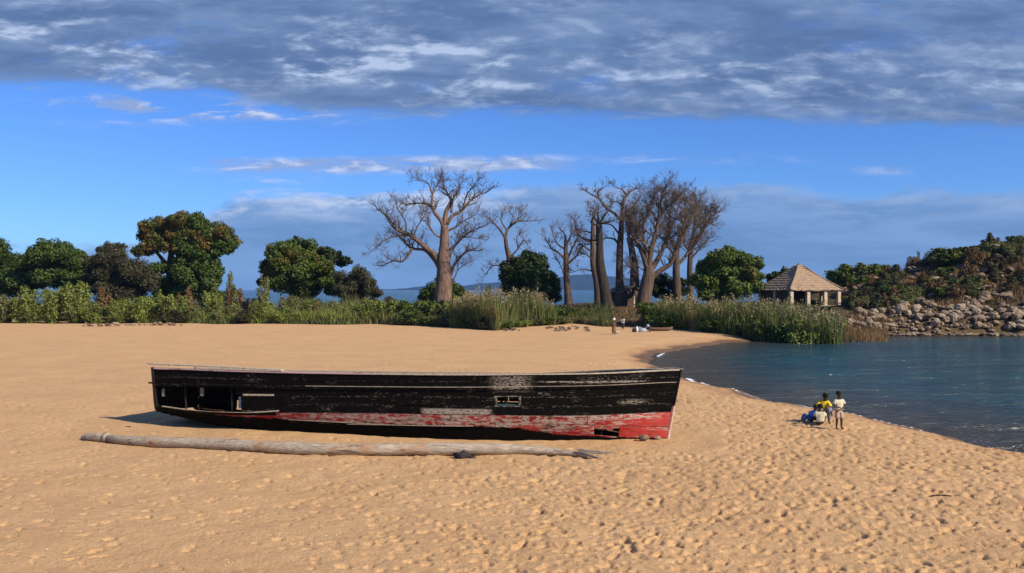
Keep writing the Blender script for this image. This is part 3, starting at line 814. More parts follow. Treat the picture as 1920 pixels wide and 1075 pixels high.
def dense(P, k=4):
    P = [np.array(p) for p in P]; out = []
    for i in range(len(P)-1):
        p0, p1, p2, p3 = P[max(i-1, 0)], P[i], P[i+1], P[min(i+2, len(P)-1)]
        for j in range(k):
            t = j/k; out.append(.5*((2*p1)+(-p0+p2)*t+(2*p0-5*p1+4*p2-p3)*t*t+(-p0+3*p1-3*p2+p3)*t**3))
    out.append(P[-1]); return out
def lift(D):  # rest on the sand
    r = []
    for q in D:
        z = gz(q[0], q[1])+q[3]*.62+.03; r.append((q[0]+5, q[1]-25, z))
    return r
D = dense(LP, 5)
mb = MB(); mb.tube(lift(D), [max(.008, q[3]*.81*(1+.06*math.sin(i*.9)+.05*math.sin(i*2.3))) for i, q in enumerate(D)], 12, rough=.05); mb.build('pole_shaft', M_LOG, log, True)
tipD = dense([(-12.98,27.35,.22,.04),(-12.8,27.28,.2,.10),(-12.45,27.15,.2,.13),(-12.14,27.03,.2,.12),(-12.08,27.01,.2,.09)], 3)
mb = MB(); mb.tube(lift(tipD), [q[3] for q in tipD], 10, rough=.10); o = mb.build('broken_tip', M_LOG, log, True)
mb = MB(); mb.tube(lift(dense([(-12.12,27.02,.2,.15),(-12.02,26.98,.2,.15)], 2)), [.145, .15, .145], 10, rough=.08); mb.build('knot_ring', M_LOG, log, True)
mb = MB()
for k in range(5):
    a = Vector((2.1+5, 24.40-25, .10+.02*k)); mb.tube([a+Vector((-.3, .15, 0)), a+Vector((.35+.1*k, -.18-.03*k, -.01*k))], [.03, .004], 4)
mb.build('splinter', M_LOG, log)['kind'] = 'stuff'

# dark rag against the pole
rng = np.random.RandomState(3)
def lump(name, n1, n2, size, seed, amp=.35, freq=2.2):
    V = []; 
    for i in range(n1+1):
        th = math.pi*i/n1
        for j in range(n2):
            ph = 2*math.pi*j/n2; d = np.array([math.sin(th)*math.cos(ph), math.sin(th)*math.sin(ph), math.cos(th)])
            r = 1+amp*2*(fbm(np.array([d[0]*freq+5]), np.array([d[1]*freq+d[2]*freq*1.3+seed]), seed, 3)[0]-.5)
            V.append(d*r*np.array(size))
    F = []
    for i in range(n1):
        for j in range(n2): F.append((i*n2+j, (i+1)*n2+j, (i+1)*n2+(j+1) % n2, i*n2+(j+1) % n2))
    return V, F
rag = empty('dark_rag', (-1.36, 24.42, gz(-1.36, 24.42))); tag(rag, 'crumpled dark rag with a trailing end against the pole', 'rag')
M_RAG = plain('rag_cloth', (0.028, 0.024, 0.026), .9, (0.05, 0.042, 0.042), 9)
V, F = lump('rag', 12, 18, (.20, .14, .10), 4, .9, 3.5); obj('bundle', mesh('bundle', [v+np.array([0, 0, .08]) for v in V], F, M_RAG, True), rag)
mb = MB(); mb.tube([(.08, 0, .10), (.2, -.03, .07), (.27, -.08, .025), (.36, -.1, .06), (.38, -.13, 0.0)], [.07, .05, .035, .03, .02], 6, rough=.25); mb.build('loose_end', M_RAG, rag, True)

def stick(px, py, L, r, ang, label, mat=None, curve=.1):
    x, y = px2xy(px, py, 0.0); z = gz(x, y); e = empty('stick', (x, y, z+r*.6), ang); tag(e, label, 'stick')
    mb = MB(); mb.tube([(-L/2, 0, 0), (-L/6, curve*L*.5, .01), (L/5, curve*L*.35, .015), (L/2, -curve*L*.3, .01)], [r*.7, r, r*.9, r*.4], 6, rough=.15); mb.build('shaft', mat or BARKD, e, True)
    mb = MB(); mb.tube([(-L/6, curve*L*.5, 0), (-L/6+.12*L, curve*L*.5+.16*L, .02)], [r*.5, r*.2], 5); mb.build('side_shoot', mat or BARKD, e, True)
stick(1763, 934, .50, .022, .05, 'short dark stick on the footprinted sand at the lower right')
stick(240, 776+25, .35, .012, -.5, 'tiny dark twig on the sand left of the boat stern', curve=.2)
# stone and sand-coloured chunk at the bow foot
def rockmesh(name, seed, mat, n1=7, n2=10, amp=.45, freq=1.6, sq=(1, .85, .75)):
    V, F = lump(name, n1, n2, sq, seed, amp, freq)
    return mesh(name, V, F, mat, False)
ROCKS = [rockmesh('rock', 10+i, M_ROCK, amp=.40+.05*(i % 3), freq=1.3+.25*(i % 4), sq=(1, .7+.06*(i % 5), .55+.07*(i % 4))) for i in range(9)]
ROCKSD = [rockmesh('brown_rock', 40+i, M_ROCKD, 8, 12, .5, 1.4+.2*i, (1, .8, .6+.08*i)) for i in range(4)]
def rock(me, x, y, s, label, cat='rock', group=None, z=None, name='rock', rz=None, sc=(1,1,1), sink=.35):
    o = obj(name, me, None, (x, y, (gz(x, y) if z is None else z)+s*.5*(1-sink)-s*.05), (random.uniform(-.3,.3), random.uniform(-.3,.3), random.uniform(0, 6.28) if rz is None else rz), (s*.5*sc[0], s*.5*sc[1], s*.5*sc[2]))
    tag(o, label, cat, group); return o
rock(ROCKS[2], *px2xy(1207, 826, 0), .32, 'brown stone half buried at the foot of the boat bow', sc=(1.2, 1, .8))
rock(ROCKS[4], *px2xy(1233, 824, 0), .22, 'small pale stone beside the stem of the boat', sc=(1, 1, .7))

# ================================================================== foliage
def leaf_cloud(pts, nrm, size, seed, aspect=1.6, jitter=.6, droop=0.0):
    """one leaf-shaped quad per point (numpy), returns V, F, tint"""
    rng = np.random.RandomState(seed); n = len(pts)
    nn = nrm+rng.normal(0, jitter, (n, 3)); nn /= np.linalg.norm(nn, axis=1, keepdims=True)+1e-9
    r = rng.normal(0, 1, (n, 3)); r[:, 2] -= droop
    t = r-nn*(r*nn).sum(1, keepdims=True); t /= np.linalg.norm(t, axis=1, keepdims=True)+1e-9
    b = np.cross(nn, t); s = size*rng.uniform(.6, 1.35, (n, 1))
    V = np.stack([pts-t*s*aspect*.5, pts+b*s*.5-t*s*.05, pts+t*s*aspect*.5, pts-b*s*.5-t*s*.05], 1).reshape(-1, 3)
    F = np.arange(n*4).reshape(-1, 4); tint = np.repeat(rng.rand(n), 4)
    return V, F, tint
def sphere_pts(rng, n): 
    d = rng.normal(0, 1, (n, 3)); return d/np.linalg.norm(d, axis=1, keepdims=True)
def crown_mesh(name, blobs, mat, size, dens, seed, sub=9, lumpy=.33, jitter=.55, loose=0.0):
    """blobs: (x,y,z,r). Each blob is broken into clumps, each clump clad in leaves."""
    rng = np.random.RandomState(seed); P = []; Nn = []
    for (x, y, z, r) in blobs:
        k = sub
        d = sphere_pts(rng, k); d[:, 2] = np.abs(d[:, 2])*1.0-.25; d /= np.linalg.norm(d, axis=1, keepdims=True)
        cs = np.array([x, y, z])+d*r*rng.uniform(.50, .82, (k, 1)); cr = r*rng.uniform(lumpy, lumpy+.22, k)
        cs = np.vstack([cs, [[x, y, z]]]); cr = np.append(cr, r*.72)
        for c, q in zip(cs, cr):
            n = max(14, int(dens*3.6*q*q/(size*size*.27)))
            dd = sphere_pts(rng, n); rad = q*(1-np.abs(rng.normal(0, .13+loose, (n, 1))))*(1+.34*(rng.rand(n, 1)**3))
            pp = c+dd*rad*np.array([1, 1, .86]); 
            P.append(pp); Nn.append(dd)
    P = np.vstack(P); Nn = np.vstack(Nn)
    V, F, t = leaf_cloud(P, Nn, size*.56, seed+1, jitter=jitter)
    return mesh(name, V, F, mat, False, {'tint': ('POINT', t)})

def at(px, py, d): return ((px-960)/F_PX*d, CAM_H+(HOR-py)/F_PX*d)
TREES = []
def leafy_tree(name, label, base_px, d, groups, trunk, mat_trunk=BARKD, seed=1, cat='tree', group=None, z=None):
    """groups: [(part name, material, leaf size, density, [(px,py,r_px)...], loose)]"""
    bx = (base_px-960)/F_PX*d; bz = gz(bx, d) if z is None else z
    e = empty(name, (bx, d, bz)); tag(e, label, cat, group)
    rng = np.random.RandomState(seed)
    for gi, (pn, mat, size, dens, bl, loose) in enumerate(groups):
        B = []
        for (px, py, rp) in bl:
            x, zz = at(px, py, d); r = rp/F_PX*d*(1.16 if cat != 'bush' else 1.08)
            B.append((x-bx, rng.uniform(-.6, .6)*r*1.2, zz-bz, r)); B.append((x-bx+rng.uniform(-.6, .6)*r, rng.uniform(-.9, -.1)*r, zz-bz+rng.uniform(-.5, .5)*r, r*.62))
            B.append((x-bx+rng.uniform(-.3, .3)*r, rng.uniform(.4, 1.2)*r, zz-bz-.1*r, r*.8))
        obj(pn, crown_mesh(pn, B, mat, size, dens, seed*31+gi, loose=loose), e)
    mb = MB()
    for (pts, r0, r1) in trunk:
        Q = []
        for i, (px, py, dy) in enumerate(pts):
            x, zz = at(px, py, d); Q.append((x-bx, dy, zz-bz))
        Q[0] = (Q[0][0], Q[0][1], min(Q[0][2], -.3))if pts[0][1] > 560 else Q[0]
        n_ = len(Q); mb.tube([tuple(q) for q in dense(Q, 3)], list(np.linspace(r0, r1, (n_-1)*3+1)), 8, rough=.08)
    mb.build('trunk', mat_trunk, e, True)
    return e
# --- left to right
leafy_tree('mango_tree', 'dark round mango tree at the far left with one orange patch', 120, 142,
  [('crown', L_MANGO, .42, 3.0, [(126,482,26),(150,492,20),(100,478,28),(165,508,17),(140,520,24),(100,518,32),(70,500,30),(45,525,28)], .04),
   ('flushing_twigs', L_RED, .36, 2.6, [(152,478,7)], .05)],
  [([(122,600,0),(124,560,0),(118,510,.4)], .6, .35), ([(124,570,0),(150,520,0)], .3, .15)], seed=2)
leafy_tree('bushy_tree', 'dusky olive brown bushy tree left of the tall flushing mango', 215, 136,
  [('crown', L_OLIVE, .30, 2.2, [(185,500,28),(215,485,24),(205,520,30),(250,515,30),(280,530,24),(170,530,28),(235,545,30),(205,555,28)], .14),
   ('sprigs', L_OLIVE, .22, 1.2, [(205,462,10),(225,463,9),(188,472,10)], .3)],
  [([(215,600,0),(216,560,0),(205,500,0)], .3, .1), ([(216,570,0),(250,520,.3)], .2, .08)], seed=3)
leafy_tree('mango_tree', 'tallest mango tree with a broad crown flushed golden brown', 335, 138,
  [('flushed_crown', L_RED, .40, 3.2, [(272,446,17),(290,428,18),(318,420,17),(345,418,17),(270,470,15),(300,455,22),(325,448,18),(395,445,20),(415,435,18),(378,460,20),(430,452,13),(350,440,20),(335,470,14),(372,440,16)], .03),
   ('green_crown', L_MANGO, .42, 3.0, [(362,424,22),(385,432,20),(345,462,22),(425,465,17),(403,470,16),(360,490,24),(385,505,24),(350,520,22),(395,530,22),(370,548,28),(340,545,20),(400,515,18),(330,500,14),(345,495,18),(355,470,16),(335,565,16),(405,555,14),(318,505,14),(322,535,18),(318,565,16),(298,505,14),(296,530,16),(300,552,14),(385,460,14)], .04)],
  [([(330,600,0),(322,545,0),(318,500,0),(322,465,.3)], .75, .4), ([(320,505,0),(290,470,.2)], .4, .2), ([(322,500,0),(355,455,-.3)], .4, .2), ([(372,600,.5),(375,540,.5),(385,470,.5)], .5, .3)], seed=4)
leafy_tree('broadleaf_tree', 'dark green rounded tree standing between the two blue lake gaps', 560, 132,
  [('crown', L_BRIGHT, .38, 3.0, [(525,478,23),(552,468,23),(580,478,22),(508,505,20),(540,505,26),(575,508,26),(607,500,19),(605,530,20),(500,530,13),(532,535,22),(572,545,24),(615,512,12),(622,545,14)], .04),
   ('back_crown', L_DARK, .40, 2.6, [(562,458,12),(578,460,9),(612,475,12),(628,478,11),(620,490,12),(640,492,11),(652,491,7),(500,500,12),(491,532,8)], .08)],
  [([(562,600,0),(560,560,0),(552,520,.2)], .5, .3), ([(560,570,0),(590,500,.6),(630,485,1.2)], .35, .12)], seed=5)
leafy_tree('thorn_bush', 'grey green twiggy thorn bush leaning right of the dark rounded tree', 668, 128,
  [('crown', L_OLIVE, .24, 1.7, [(665,530,26),(645,545,22),(690,545,20),(668,515,17),(640,525,16),(705,552,11),(660,560,24),(690,530,14)], .26)],
  [([(660,600,0),(660,570,0),(650,530,0)], .2, .06), ([(660,575,0),(680,530,.3),(690,510,.3)], .15, .04), ([(660,575,0),(705,535,.3)], .12, .03), ([(660,572,0),(630,530,.3)], .12, .03)], BARKG, seed=6, cat='bush')
leafy_tree('round_bush', 'bright green domed bush behind the foot of the biggest baobab', 832, 150,
  [('crown', L_BRIGHT, .36, 3.2, [(808,552,21),(830,545,22),(852,548,22),(868,558,13),(797,562,12),(840,562,26)], .03)],
  [([(832,590,0),(832,550,0)], .3, .15)], seed=7, cat='bush')
leafy_tree('broadleaf_tree', 'dark dense tree swallowing the foot of the second baobab', 1000, 133,
  [('crown', L_MANGO, .38, 3.0, [(992,486,17),(975,500,17),(1010,497,18),(960,520,18),(990,520,22),(1020,520,20),(1040,535,14),(965,545,20),(1000,545,24),(1032,555,18),(950,500,10)], .05),
   ('inner_brown_growth', L_OLIVE, .30, 2.2, [(950,505,14),(962,490,10),(955,530,14)], .12)],
  [([(1005,600,0),(1003,550,0),(998,500,0)], .4, .2)], seed=8)
leafy_tree('mango_tree', 'round glossy green mango tree between the bare baobabs and the thatched shelter', 1368, 126,
  [('crown', L_BRIGHT, .38, 3.2, [(1345,487,19),(1370,482,19),(1395,486,19),(1412,500,17),(1328,505,19),(1360,508,24),(1392,515,24),(1312,528,17),(1340,535,22),(1375,545,24),(1405,535,22),(1330,553,18),(1415,520,14),(1350,562,18)], .03)],
  [([(1368,600,0),(1368,560,0),(1365,520,0)], .5, .3)], seed=9)
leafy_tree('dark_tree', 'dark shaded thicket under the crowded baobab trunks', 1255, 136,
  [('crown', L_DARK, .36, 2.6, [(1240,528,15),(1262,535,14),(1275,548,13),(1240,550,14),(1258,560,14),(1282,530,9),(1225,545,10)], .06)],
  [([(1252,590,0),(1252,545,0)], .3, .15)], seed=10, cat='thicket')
leafy_tree('dark_tree', 'low dark green tree peeping over the left slope of the thatched roof', 1465, 134,
  [('crown', L_MANGO, .36, 2.8, [(1452,522,12),(1470,516,12),(1485,522,11),(1448,540,13),(1470,540,15),(1440,555,12)], .05)],
  [([(1465,590,0),(1465,530,0)], .25, .12)], seed=11)
leafy_tree('mango_tree', 'shadowy mango trees edge standing beyond the left dark mango', -30, 144,
  [('crown', L_MANGO, .42, 2.8, [(-20,480,34),(20,500,30),(-60,495,34),(-20,530,34),(20,540,26)], .04)],
  [([(-28,600,0),(-28,540,0)], .5, .3)], seed=12)

for j, (px, r) in enumerate(((-170, 40), (-300, 34), (-430, 44))):
    leafy_tree('mango_tree', 'round dark mango tree far off to the left, number away from the beach edge'.replace(', number away from the beach edge', (' nearest the leftmost mango', ' in the middle of three', ' and outermost')[j]), px, 142, [('crown', L_MANGO, .5, 2.4, [(px, 500, r*.8), (px-r*.6, 510, r*.6), (px+r*.6, 508, r*.6), (px, 528, r*.8)], .05)], [([(px, 600, 0), (px, 540, 0)], .5, .3)], seed=70+j)
# ================================================================== baobabs
BARK2 = barkmat('brown_grey_bark', (0.075, 0.050, 0.038), (0.175, 0.120, 0.088))
def branch_tree(name, label, base_px, d, trunk, limbs, seed, group=None, bark=BARK, z=None, twig=1.0, lvl_r=1.0, depth=2.5):
    if seed > 11 and bark is BARK: bark = BARK2
    """trunk: [(px,py,width_px)]; limbs: [(points [(px,py)..], w0, w1)]. Twigs grow from the limbs."""
    rng = random.Random(seed)
    bx = (base_px-960)/F_PX*d; bz = gz(bx, d) if z is None else z
    e = empty(name, (bx, d, bz)); tag(e, label, 'tree', group)
    def P(px, py, dy=0):
        x, zz = at(px, py, d); return Vector((x-bx, dy, zz-bz))
    k = d/F_PX/2
    T = [P(a, b) for a, b, w in trunk]; T[0].z = min(T[0].z, -.4)
    TR = [w*k for a, b, w in trunk]
    D = dense([(*p, r) for p, r in zip(T, TR)], 4)
    mb = MB(); mb.tube([q[:3] for q in D], [max(.02, q[3]) for q in D], 16, rough=.035)
    # fluted foot
    for i in range(16*3):
        vi = i; x, y, zz = mb.V[vi]; c = D[i//16]; f = 1+.13*math.sin((i % 16)*2.6+seed)
        mb.V[vi] = (c[0]+(x-c[0])*f, c[1]+(y-c[1])*f, zz)
    mb.build('trunk', bark, e, True)
    def grow(mb, p, dirv, L, r, lvl):
        n_ = 3 if lvl else 4; pts = [p]; dv = dirv.normalized(); 
        for i in range(n_):
            dv = (dv+Vector((rng.uniform(-.34,.34), rng.uniform(-.34,.34), rng.uniform(-.16,.34)))).normalized()
            pts.append(pts[-1]+dv*L/n_)
        rad = [max(.016, r*(1-.72*i/n_)) for i in range(n_+1)]
        mb.tube(pts, rad, 4 if r > .05 else 3, cap=False)
        if lvl <= 0: return
        m_ = rng.choice((2, 3, 3)) if lvl > 1 else rng.choice((2, 3))
        for j in range(m_+1):
            i = rng.randint(1, n_); bd = (pts[i]-pts[i-1]).normalized()
            sd = Vector((rng.uniform(-1,1), rng.uniform(-1,1), rng.uniform(-.5,.9))).normalized()
            grow(mb, pts[i], bd*.75+sd*.85, L*rng.uniform(.5, .75), max(.018, rad[i]*.68), lvl-1)
    for (pts, w0, w1) in limbs:
        dy1 = rng.uniform(-depth, depth); n_ = len(pts)
        Q = [P(a, b, dy1*(i/(n_-1))**1.1) for i, (a, b) in enumerate(pts)]
        rads = np.linspace(w0, w1, n_)*k
        Dn = dense([(*q, r) for q, r in zip(Q, rads)], 4)
        mb = MB(); mb.tube([q[:3] for q in Dn], [max(.02, q[3]) for q in Dn], 8, rough=.06)
        o = mb.build('branch', bark, e, True)
        tw = MB(); m_ = len(Dn)
        tot = sum((Vector(Dn[i+1][:3])-Vector(Dn[i][:3])).length for i in range(m_-1))
        cnt = max(4, int(tot*2.0*twig))
        for j in range(cnt):
            t = .30+.70*((j+rng.random())/cnt)**.75; i = min(m_-2, int(t*(m_-1)))
            p = Vector(Dn[i][:3]); dv = (Vector(Dn[i+1][:3])-p).normalized()
            sd = Vector((rng.uniform(-1,1), rng.uniform(-1,1), rng.uniform(-.35,1.0))).normalized()
            L = rng.uniform(1.0, 2.1)*lvl_r*(1.1-.35*t)
            grow(tw, p, dv*.55+sd*.8, L, max(.03, min(.10, Dn[i][3]*.5)), 2)
        for j in range(2): 
            p = Vector(Dn[-1][:3]); dv = (p-Vector(Dn[-2][:3])).normalized(); grow(tw, p, dv+Vector((rng.uniform(-.5,.5), rng.uniform(-.5,.5), rng.uniform(-.2,.5))), 1.4*lvl_r, max(.03, Dn[-1][3]*.8), 2)
        tw.build('twigs', TWIG, o)['kind'] = 'stuff'
    return e
def c3(L): return [(680+x/3.706, 310+y/3.706) for x, y in L]
def c4(L): return [(1000+x/3.36, 320+y/3.36) for x, y in L]
def t3(L): return [(680+x/3.706, 310+y/3.706, w) for x, y, w in L]
def t4(L): return [(1000+x/3.36, 320+y/3.36, w) for x, y, w in L]
branch_tree('baobab', 'biggest bare baobab with a stout pinkish trunk and wide spreading limbs', 831, 132,
  t3([(560,1000,40),(558,920,33),(565,820,29),(566,720,27),(562,640,23),(566,560,18),(568,480,16),(570,420,14)]),
  [(c3([(540,700),(505,630),(440,575),(370,515),(320,480),(260,460),(210,425),(175,365),(115,310)]), 12, 2.5),
   (c3([(330,488),(250,490),(190,505),(130,540),(80,590)]), 4, 1.2),
   (c3([(535,720),(490,650),(430,590),(340,578),(300,545),(250,495)]), 8, 2.5),
   (c3([(340,580),(325,610),(275,668),(210,665),(150,695)]), 6, 1.5),
   (c3([(300,470),(300,400),(270,340),(240,290)]), 3.5, 1.2),
   (c3([(350,500),(380,430),(420,370),(440,340)]), 3.2, 1.0),
   (c3([(562,430),(545,385),(500,330),(480,288),(440,265),(360,260),(290,268)]), 9, 2),
   (c3([(480,288),(482,200),(515,130),(532,85)]), 5, 1.6), (c3([(485,200),(450,120),(380,110)]), 3.5, 1.2),
   (c3([(570,425),(577,330),(612,250),(600,215),(570,165),(548,110)]), 10, 1.8),
   (c3([(585,410),(622,350),(685,318),(735,255),(795,210),(865,180)]), 8, 1.8),
   (c3([(615,330),(625,250),(650,190),(680,125)]), 5, 1.4), (c3([(700,300),(720,220),(760,165),(800,145)]), 3.5, 1.2),
   (c3([(600,590),(650,550),(700,500),(770,455),(850,425)]), 6, 1.5),
   (c3([(590,455),(645,430),(700,385),(770,350)]), 5, 1.4), (c3([(690,505),(740,500),(800,515)]), 3, 1),
   (c3([(610,760),(640,690),(690,632),(740,595),(795,600)]), 7, 1.6),
   (c3([(595,700),(615,610),(660,540),(700,470)]), 4, 1.2),
   (c3([(548,505),(500,478),(470,420),(460,370)]), 4, 1.2),
   (c3([(600,870),(640,780),(670,720),(715,690)]), 3.5, 1)], 11, twig=1.25, lvl_r=1.0)
branch_tree('baobab', 'smaller bare baobab with a crooked stem rising out of a dark leafy tree', 955, 140,
  t3([(1040,960,14),(1030,800,12),(1020,650,11),(1000,570,8),(992,500,7)]),
  [(c3([(992,510),(965,465),(920,410),(880,370)]), 5, 1.5), (c3([(992,505),(1005,450),(1040,410),(1085,385),(1180,380)]), 6, 1.8),
   (c3([(1040,410),(1045,355),(1015,310)]), 3, 1.2), (c3([(1060,400),(1100,350),(1110,310)]), 3, 1.2), (c3([(1000,450),(960,380),(980,340)]), 3, 1.2),
   (c3([(1025,640),(1080,580),(1120,520),(1150,560)]), 3.5, 1.2), (c3([(1030,720),(960,700),(900,700),(845,770)]), 4, 1.2), (c3([(1080,580),(1070,500),(1090,470)]), 2.5, 1)], 12, lvl_r=.8)
branch_tree('baobab', 'slim young baobab standing alone left of the crowded group', 1065, 128,
  t4([(228,880,19),(218,780,14),(210,700,12),(207,600,11),(205,520,9),(204,440,7)]),
  [(c4([(206,570),(160,520),(110,490),(75,430)]), 5, 1.5), (c4([(212,570),(240,500),(270,440),(290,400)]), 5, 1.5), (c4([(204,460),(200,400),(165,365)]), 5, 1.4),
   (c4([(205,470),(235,410),(240,350)]), 4, 1.4), (c4([(212,590),(270,540),(310,480),(370,458)]), 5, 1.3), (c4([(205,680),(180,620),(160,580)]), 3.5, 1.2), (c4([(205,500),(150,460),(120,400)]), 4, 1.2)], 13, lvl_r=.75)
branch_tree('baobab', 'crooked brown baobab just left of the black leaning trunk', 1124, 124,
  t4([(412,890,18),(408,780,15),(400,690,14),(378,590,12),(375,480,10),(375,380,8),(376,300,6)]),
  [(c4([(376,570),(330,530),(270,520)]), 4, 1.2), (c4([(376,450),(310,425),(275,370),(262,320)]), 5, 1.5), (c4([(385,640),(320,622),(250,640)]), 3.5, 1),
   (c4([(376,400),(330,380),(280,390)]), 3.5, 1), (c4([(376,310),(385,265),(365,245)]), 4, 1.2), (c4([(376,520),(320,480),(280,470),(250,540)]), 4, 1.2)], 14, lvl_r=.75)
branch_tree('baobab', 'blackish baobab trunk leaning left with a flat tuft on top', 1135, 121,
  t4([(468,900,26),(455,790,21),(440,700,19),(422,600,17),(418,500,14),(416,400,13),(412,340,12)]),
  [(c4([(412,345),(395,300),(370,265)]), 6, 1.6), (c4([(414,345),(440,295),(475,250)]), 6, 1.6), (c4([(414,350),(405,280),(410,240)]), 5, 1.5),
   (c4([(416,440),(360,435),(300,410)]), 4, 1.4), (c4([(416,335),(460,330),(500,320)]), 4, 1.4), (c4([(412,345),(360,330),(385,290)]), 4, 1.4)], 15, bark=BARKD, lvl_r=.7)
branch_tree('baobab', 'tall straight baobab with bare hooked arms above the mud hut', 1162, 127,
  t4([(548,880,22),(546,740,17),(543,640,14),(544,540,13),(548,450,12),(554,360,10),(556,300,9)]),
  [(c4([(556,320),(510,270),(455,235),(415,180),(375,160),(325,130)]), 6.5, 1.8), (c4([(412,175),(408,130),(455,100)]), 3.5, 1.2),
   (c4([(455,235),(505,205),(490,170)]), 4, 1.2), (c4([(546,480),(510,435),(450,428),(400,462)]), 5, 1.6), (c4([(560,300),(610,245),(655,200),(680,150)]), 5, 1.5),
   (c4([(556,310),(566,210),(595,150),(640,112),(678,110)]), 7, 1.5), (c4([(540,400),(490,345),(430,340)]), 4, 1.4), (c4([(590,155),(555,120),(520,115)]), 3.5, 1.2), (c4([(566,250),(545,200),(500,180)]), 3, 1.1)], 16, twig=.7, lvl_r=.6)
branch_tree('baobab', 'huge forked baobab with a flaring pale foot beside the mud hut', 1205, 124,
  t4([(690,900,34),(700,800,27),(715,720,25),(728,650,22),(728,600,17)]),
  [(c4([(728,640),(700,560),(665,470),(610,380),(590,280)]), 13, 2), (c4([(730,620),(738,520),(765,420),(790,300),(800,200),(835,100)]), 13, 2),
   (c4([(735,640),(790,550),(840,450),(880,350),(930,220)]), 11, 2), (c4([(730,690),(800,630),(860,590),(900,500),(950,400),(1000,280)]), 12, 2),
   (c4([(725,590),(700,480),(690,350),(740,220),(760,130)]), 8, 1.6), (c4([(790,330),(740,250),(700,180)]), 5, 1.4), (c4([(790,270),(860,220),(920,150)]), 5, 1.4),
   (c4([(740,520),(660,420),(640,300)]), 5, 1.3), (c4([(840,450),(900,400),(990,350)]), 5, 1.3), (c4([(765,420),(700,380),(660,400)]), 4, 1.2), (c4([(740,660),(640,600),(600,640)]), 3.5, 1)], 17, twig=1.9, lvl_r=1.15)
branch_tree('baobab', 'grey baobab trunk half hidden between hut and the huge forked one', 1190, 138,
  t4([(640,880,22),(638,720,18),(635,600,15),(620,500,12),(600,420,9)]),
  [(c4([(602,430),(590,350),(560,260)]), 6, 1.6), (c4([(610,470),(650,380),(680,280)]), 6, 1.6), (c4([(600,420),(620,330),(640,240)]), 5, 1.4), (c4([(632,620),(590,600),(565,560)]), 3.5, 1.1)], 18, twig=2.0)
branch_tree('baobab', 'brown multi stemmed baobab behind the dark thicket', 1268, 134,
  t4([(905,860,20),(905,740,15),(900,640,14),(902,560,12),(900,480,10)]),
  [(c4([(902,600),(960,540),(1010,460),(1060,380),(1090,330)]), 7, 1.6), (c4([(900,490),(930,380),(960,280),(940,180)]), 7, 1.6), (c4([(900,500),(860,400),(870,290),(890,180)]), 7, 1.5),
   (c4([(902,540),(850,480),(820,380)]), 5, 1.4), (c4([(930,380),(990,300),(1040,260)]), 5, 1.4), (c4([(960,540),(1000,500),(1070,470)]), 4, 1.2), (c4([(870,300),(830,220),(850,140)]), 4, 1.2)], 19, twig=2.3, lvl_r=1.15)
branch_tree('baobab', 'rightmost bare baobab with twigs reaching over the round mango', 1294, 140,
  t4([(988,860,16),(988,740,12),(986,620,11),(990,520,9),(1000,430,8)]),
  [(c4([(1000,440),(1020,330),(1030,240),(1040,170)]), 6, 1.5), (c4([(992,500),(1060,400),(1110,300),(1170,260)]), 6, 1.5), (c4([(1010,380),(1080,310),(1140,220)]), 5, 1.4),
   (c4([(990,520),(940,440),(950,340)]), 4, 1.4), (c4([(1030,260),(980,200),(960,180)]), 4, 1.3), (c4([(1020,340),(1090,330),(1140,340)]), 4, 1.2), (c4([(990,560),(1040,500),(1090,440)]), 4, 1.2)], 20, twig=2.3, lvl_r=1.1)

# ================================================================== shrubs along the beach head
def sapling_mesh(seed, mat, h=4.6, w=1.7, n=1100, leaf=.26, stems=9):
    rng = np.random.RandomState(seed); V = []; st = MB(); P = []; Nn = []
    for s in range(stems):
        a = rng.uniform(0, 6.28); rr = w*rng.uniform(.1, 1.0); hh = h*rng.uniform(.55, 1.0)*(1.08-.35*rr/w)
        x0, y0 = .25*rr*math.cos(a), .25*rr*math.sin(a); x1, y1 = rr*math.cos(a), rr*math.sin(a)
        pts = [(x0+(x1-x0)*t**1.2, y0+(y1-y0)*t**1.2, hh*t-.2) for t in np.linspace(0, 1, 6)]
        st.tube(pts, [.05, .04, .035, .03, .02, .012], 4, cap=False)
        m = n//stems; t = rng.uniform(.02, 1.03, m); 
        sp = (.10+.42*np.sin(np.clip(t, 0, 1)*math.pi*.85+.2))*w*.65
        off = rng.normal(0, 1, (m, 3))*sp[:, None]*.62
        c = np.stack([x0+(x1-x0)*t**1.2, y0+(y1-y0)*t**1.2, hh*t], 1)
        P.append(c+off*np.array([1, 1, .45])); nn = off.copy(); nn[:, 2] = np.abs(nn[:, 2])+.4; Nn.append(nn/(np.linalg.norm(nn, axis=1, keepdims=True)+1e-6))
    P = np.vstack(P); P[:, 2] = np.maximum(P[:, 2], .02); V, F, t = leaf_cloud(P, np.vstack(Nn), leaf, seed, 2.3, .6, .3)
    return mesh('foliage', V, F, mat, False, {'tint': ('POINT', t)}), mesh('stems', st.V, st.F, BARKG)
SAP = [sapling_mesh(100+i, m, h, w, n_, lf) for i, (m, h, w, n_, lf) in enumerate([
   (L_SHRUB, 4.2, 1.7, 8500, .105), (L_SHRUB, 4.8, 1.3, 7200, .105), (L_SHRUB2, 3.6, 1.9, 9000, .098), (L_SHRUB2, 5.2, 1.1, 6000, .10), (L_RUST, 3.2, 1.6, 3600, .12), (L_SHRUB, 3.2, 2.0, 9000, .10), (L_OLIVE, 3.4, 1.8, 6000, .14), (L_BRIGHT, 2.6, 1.9, 6500, .15)])]
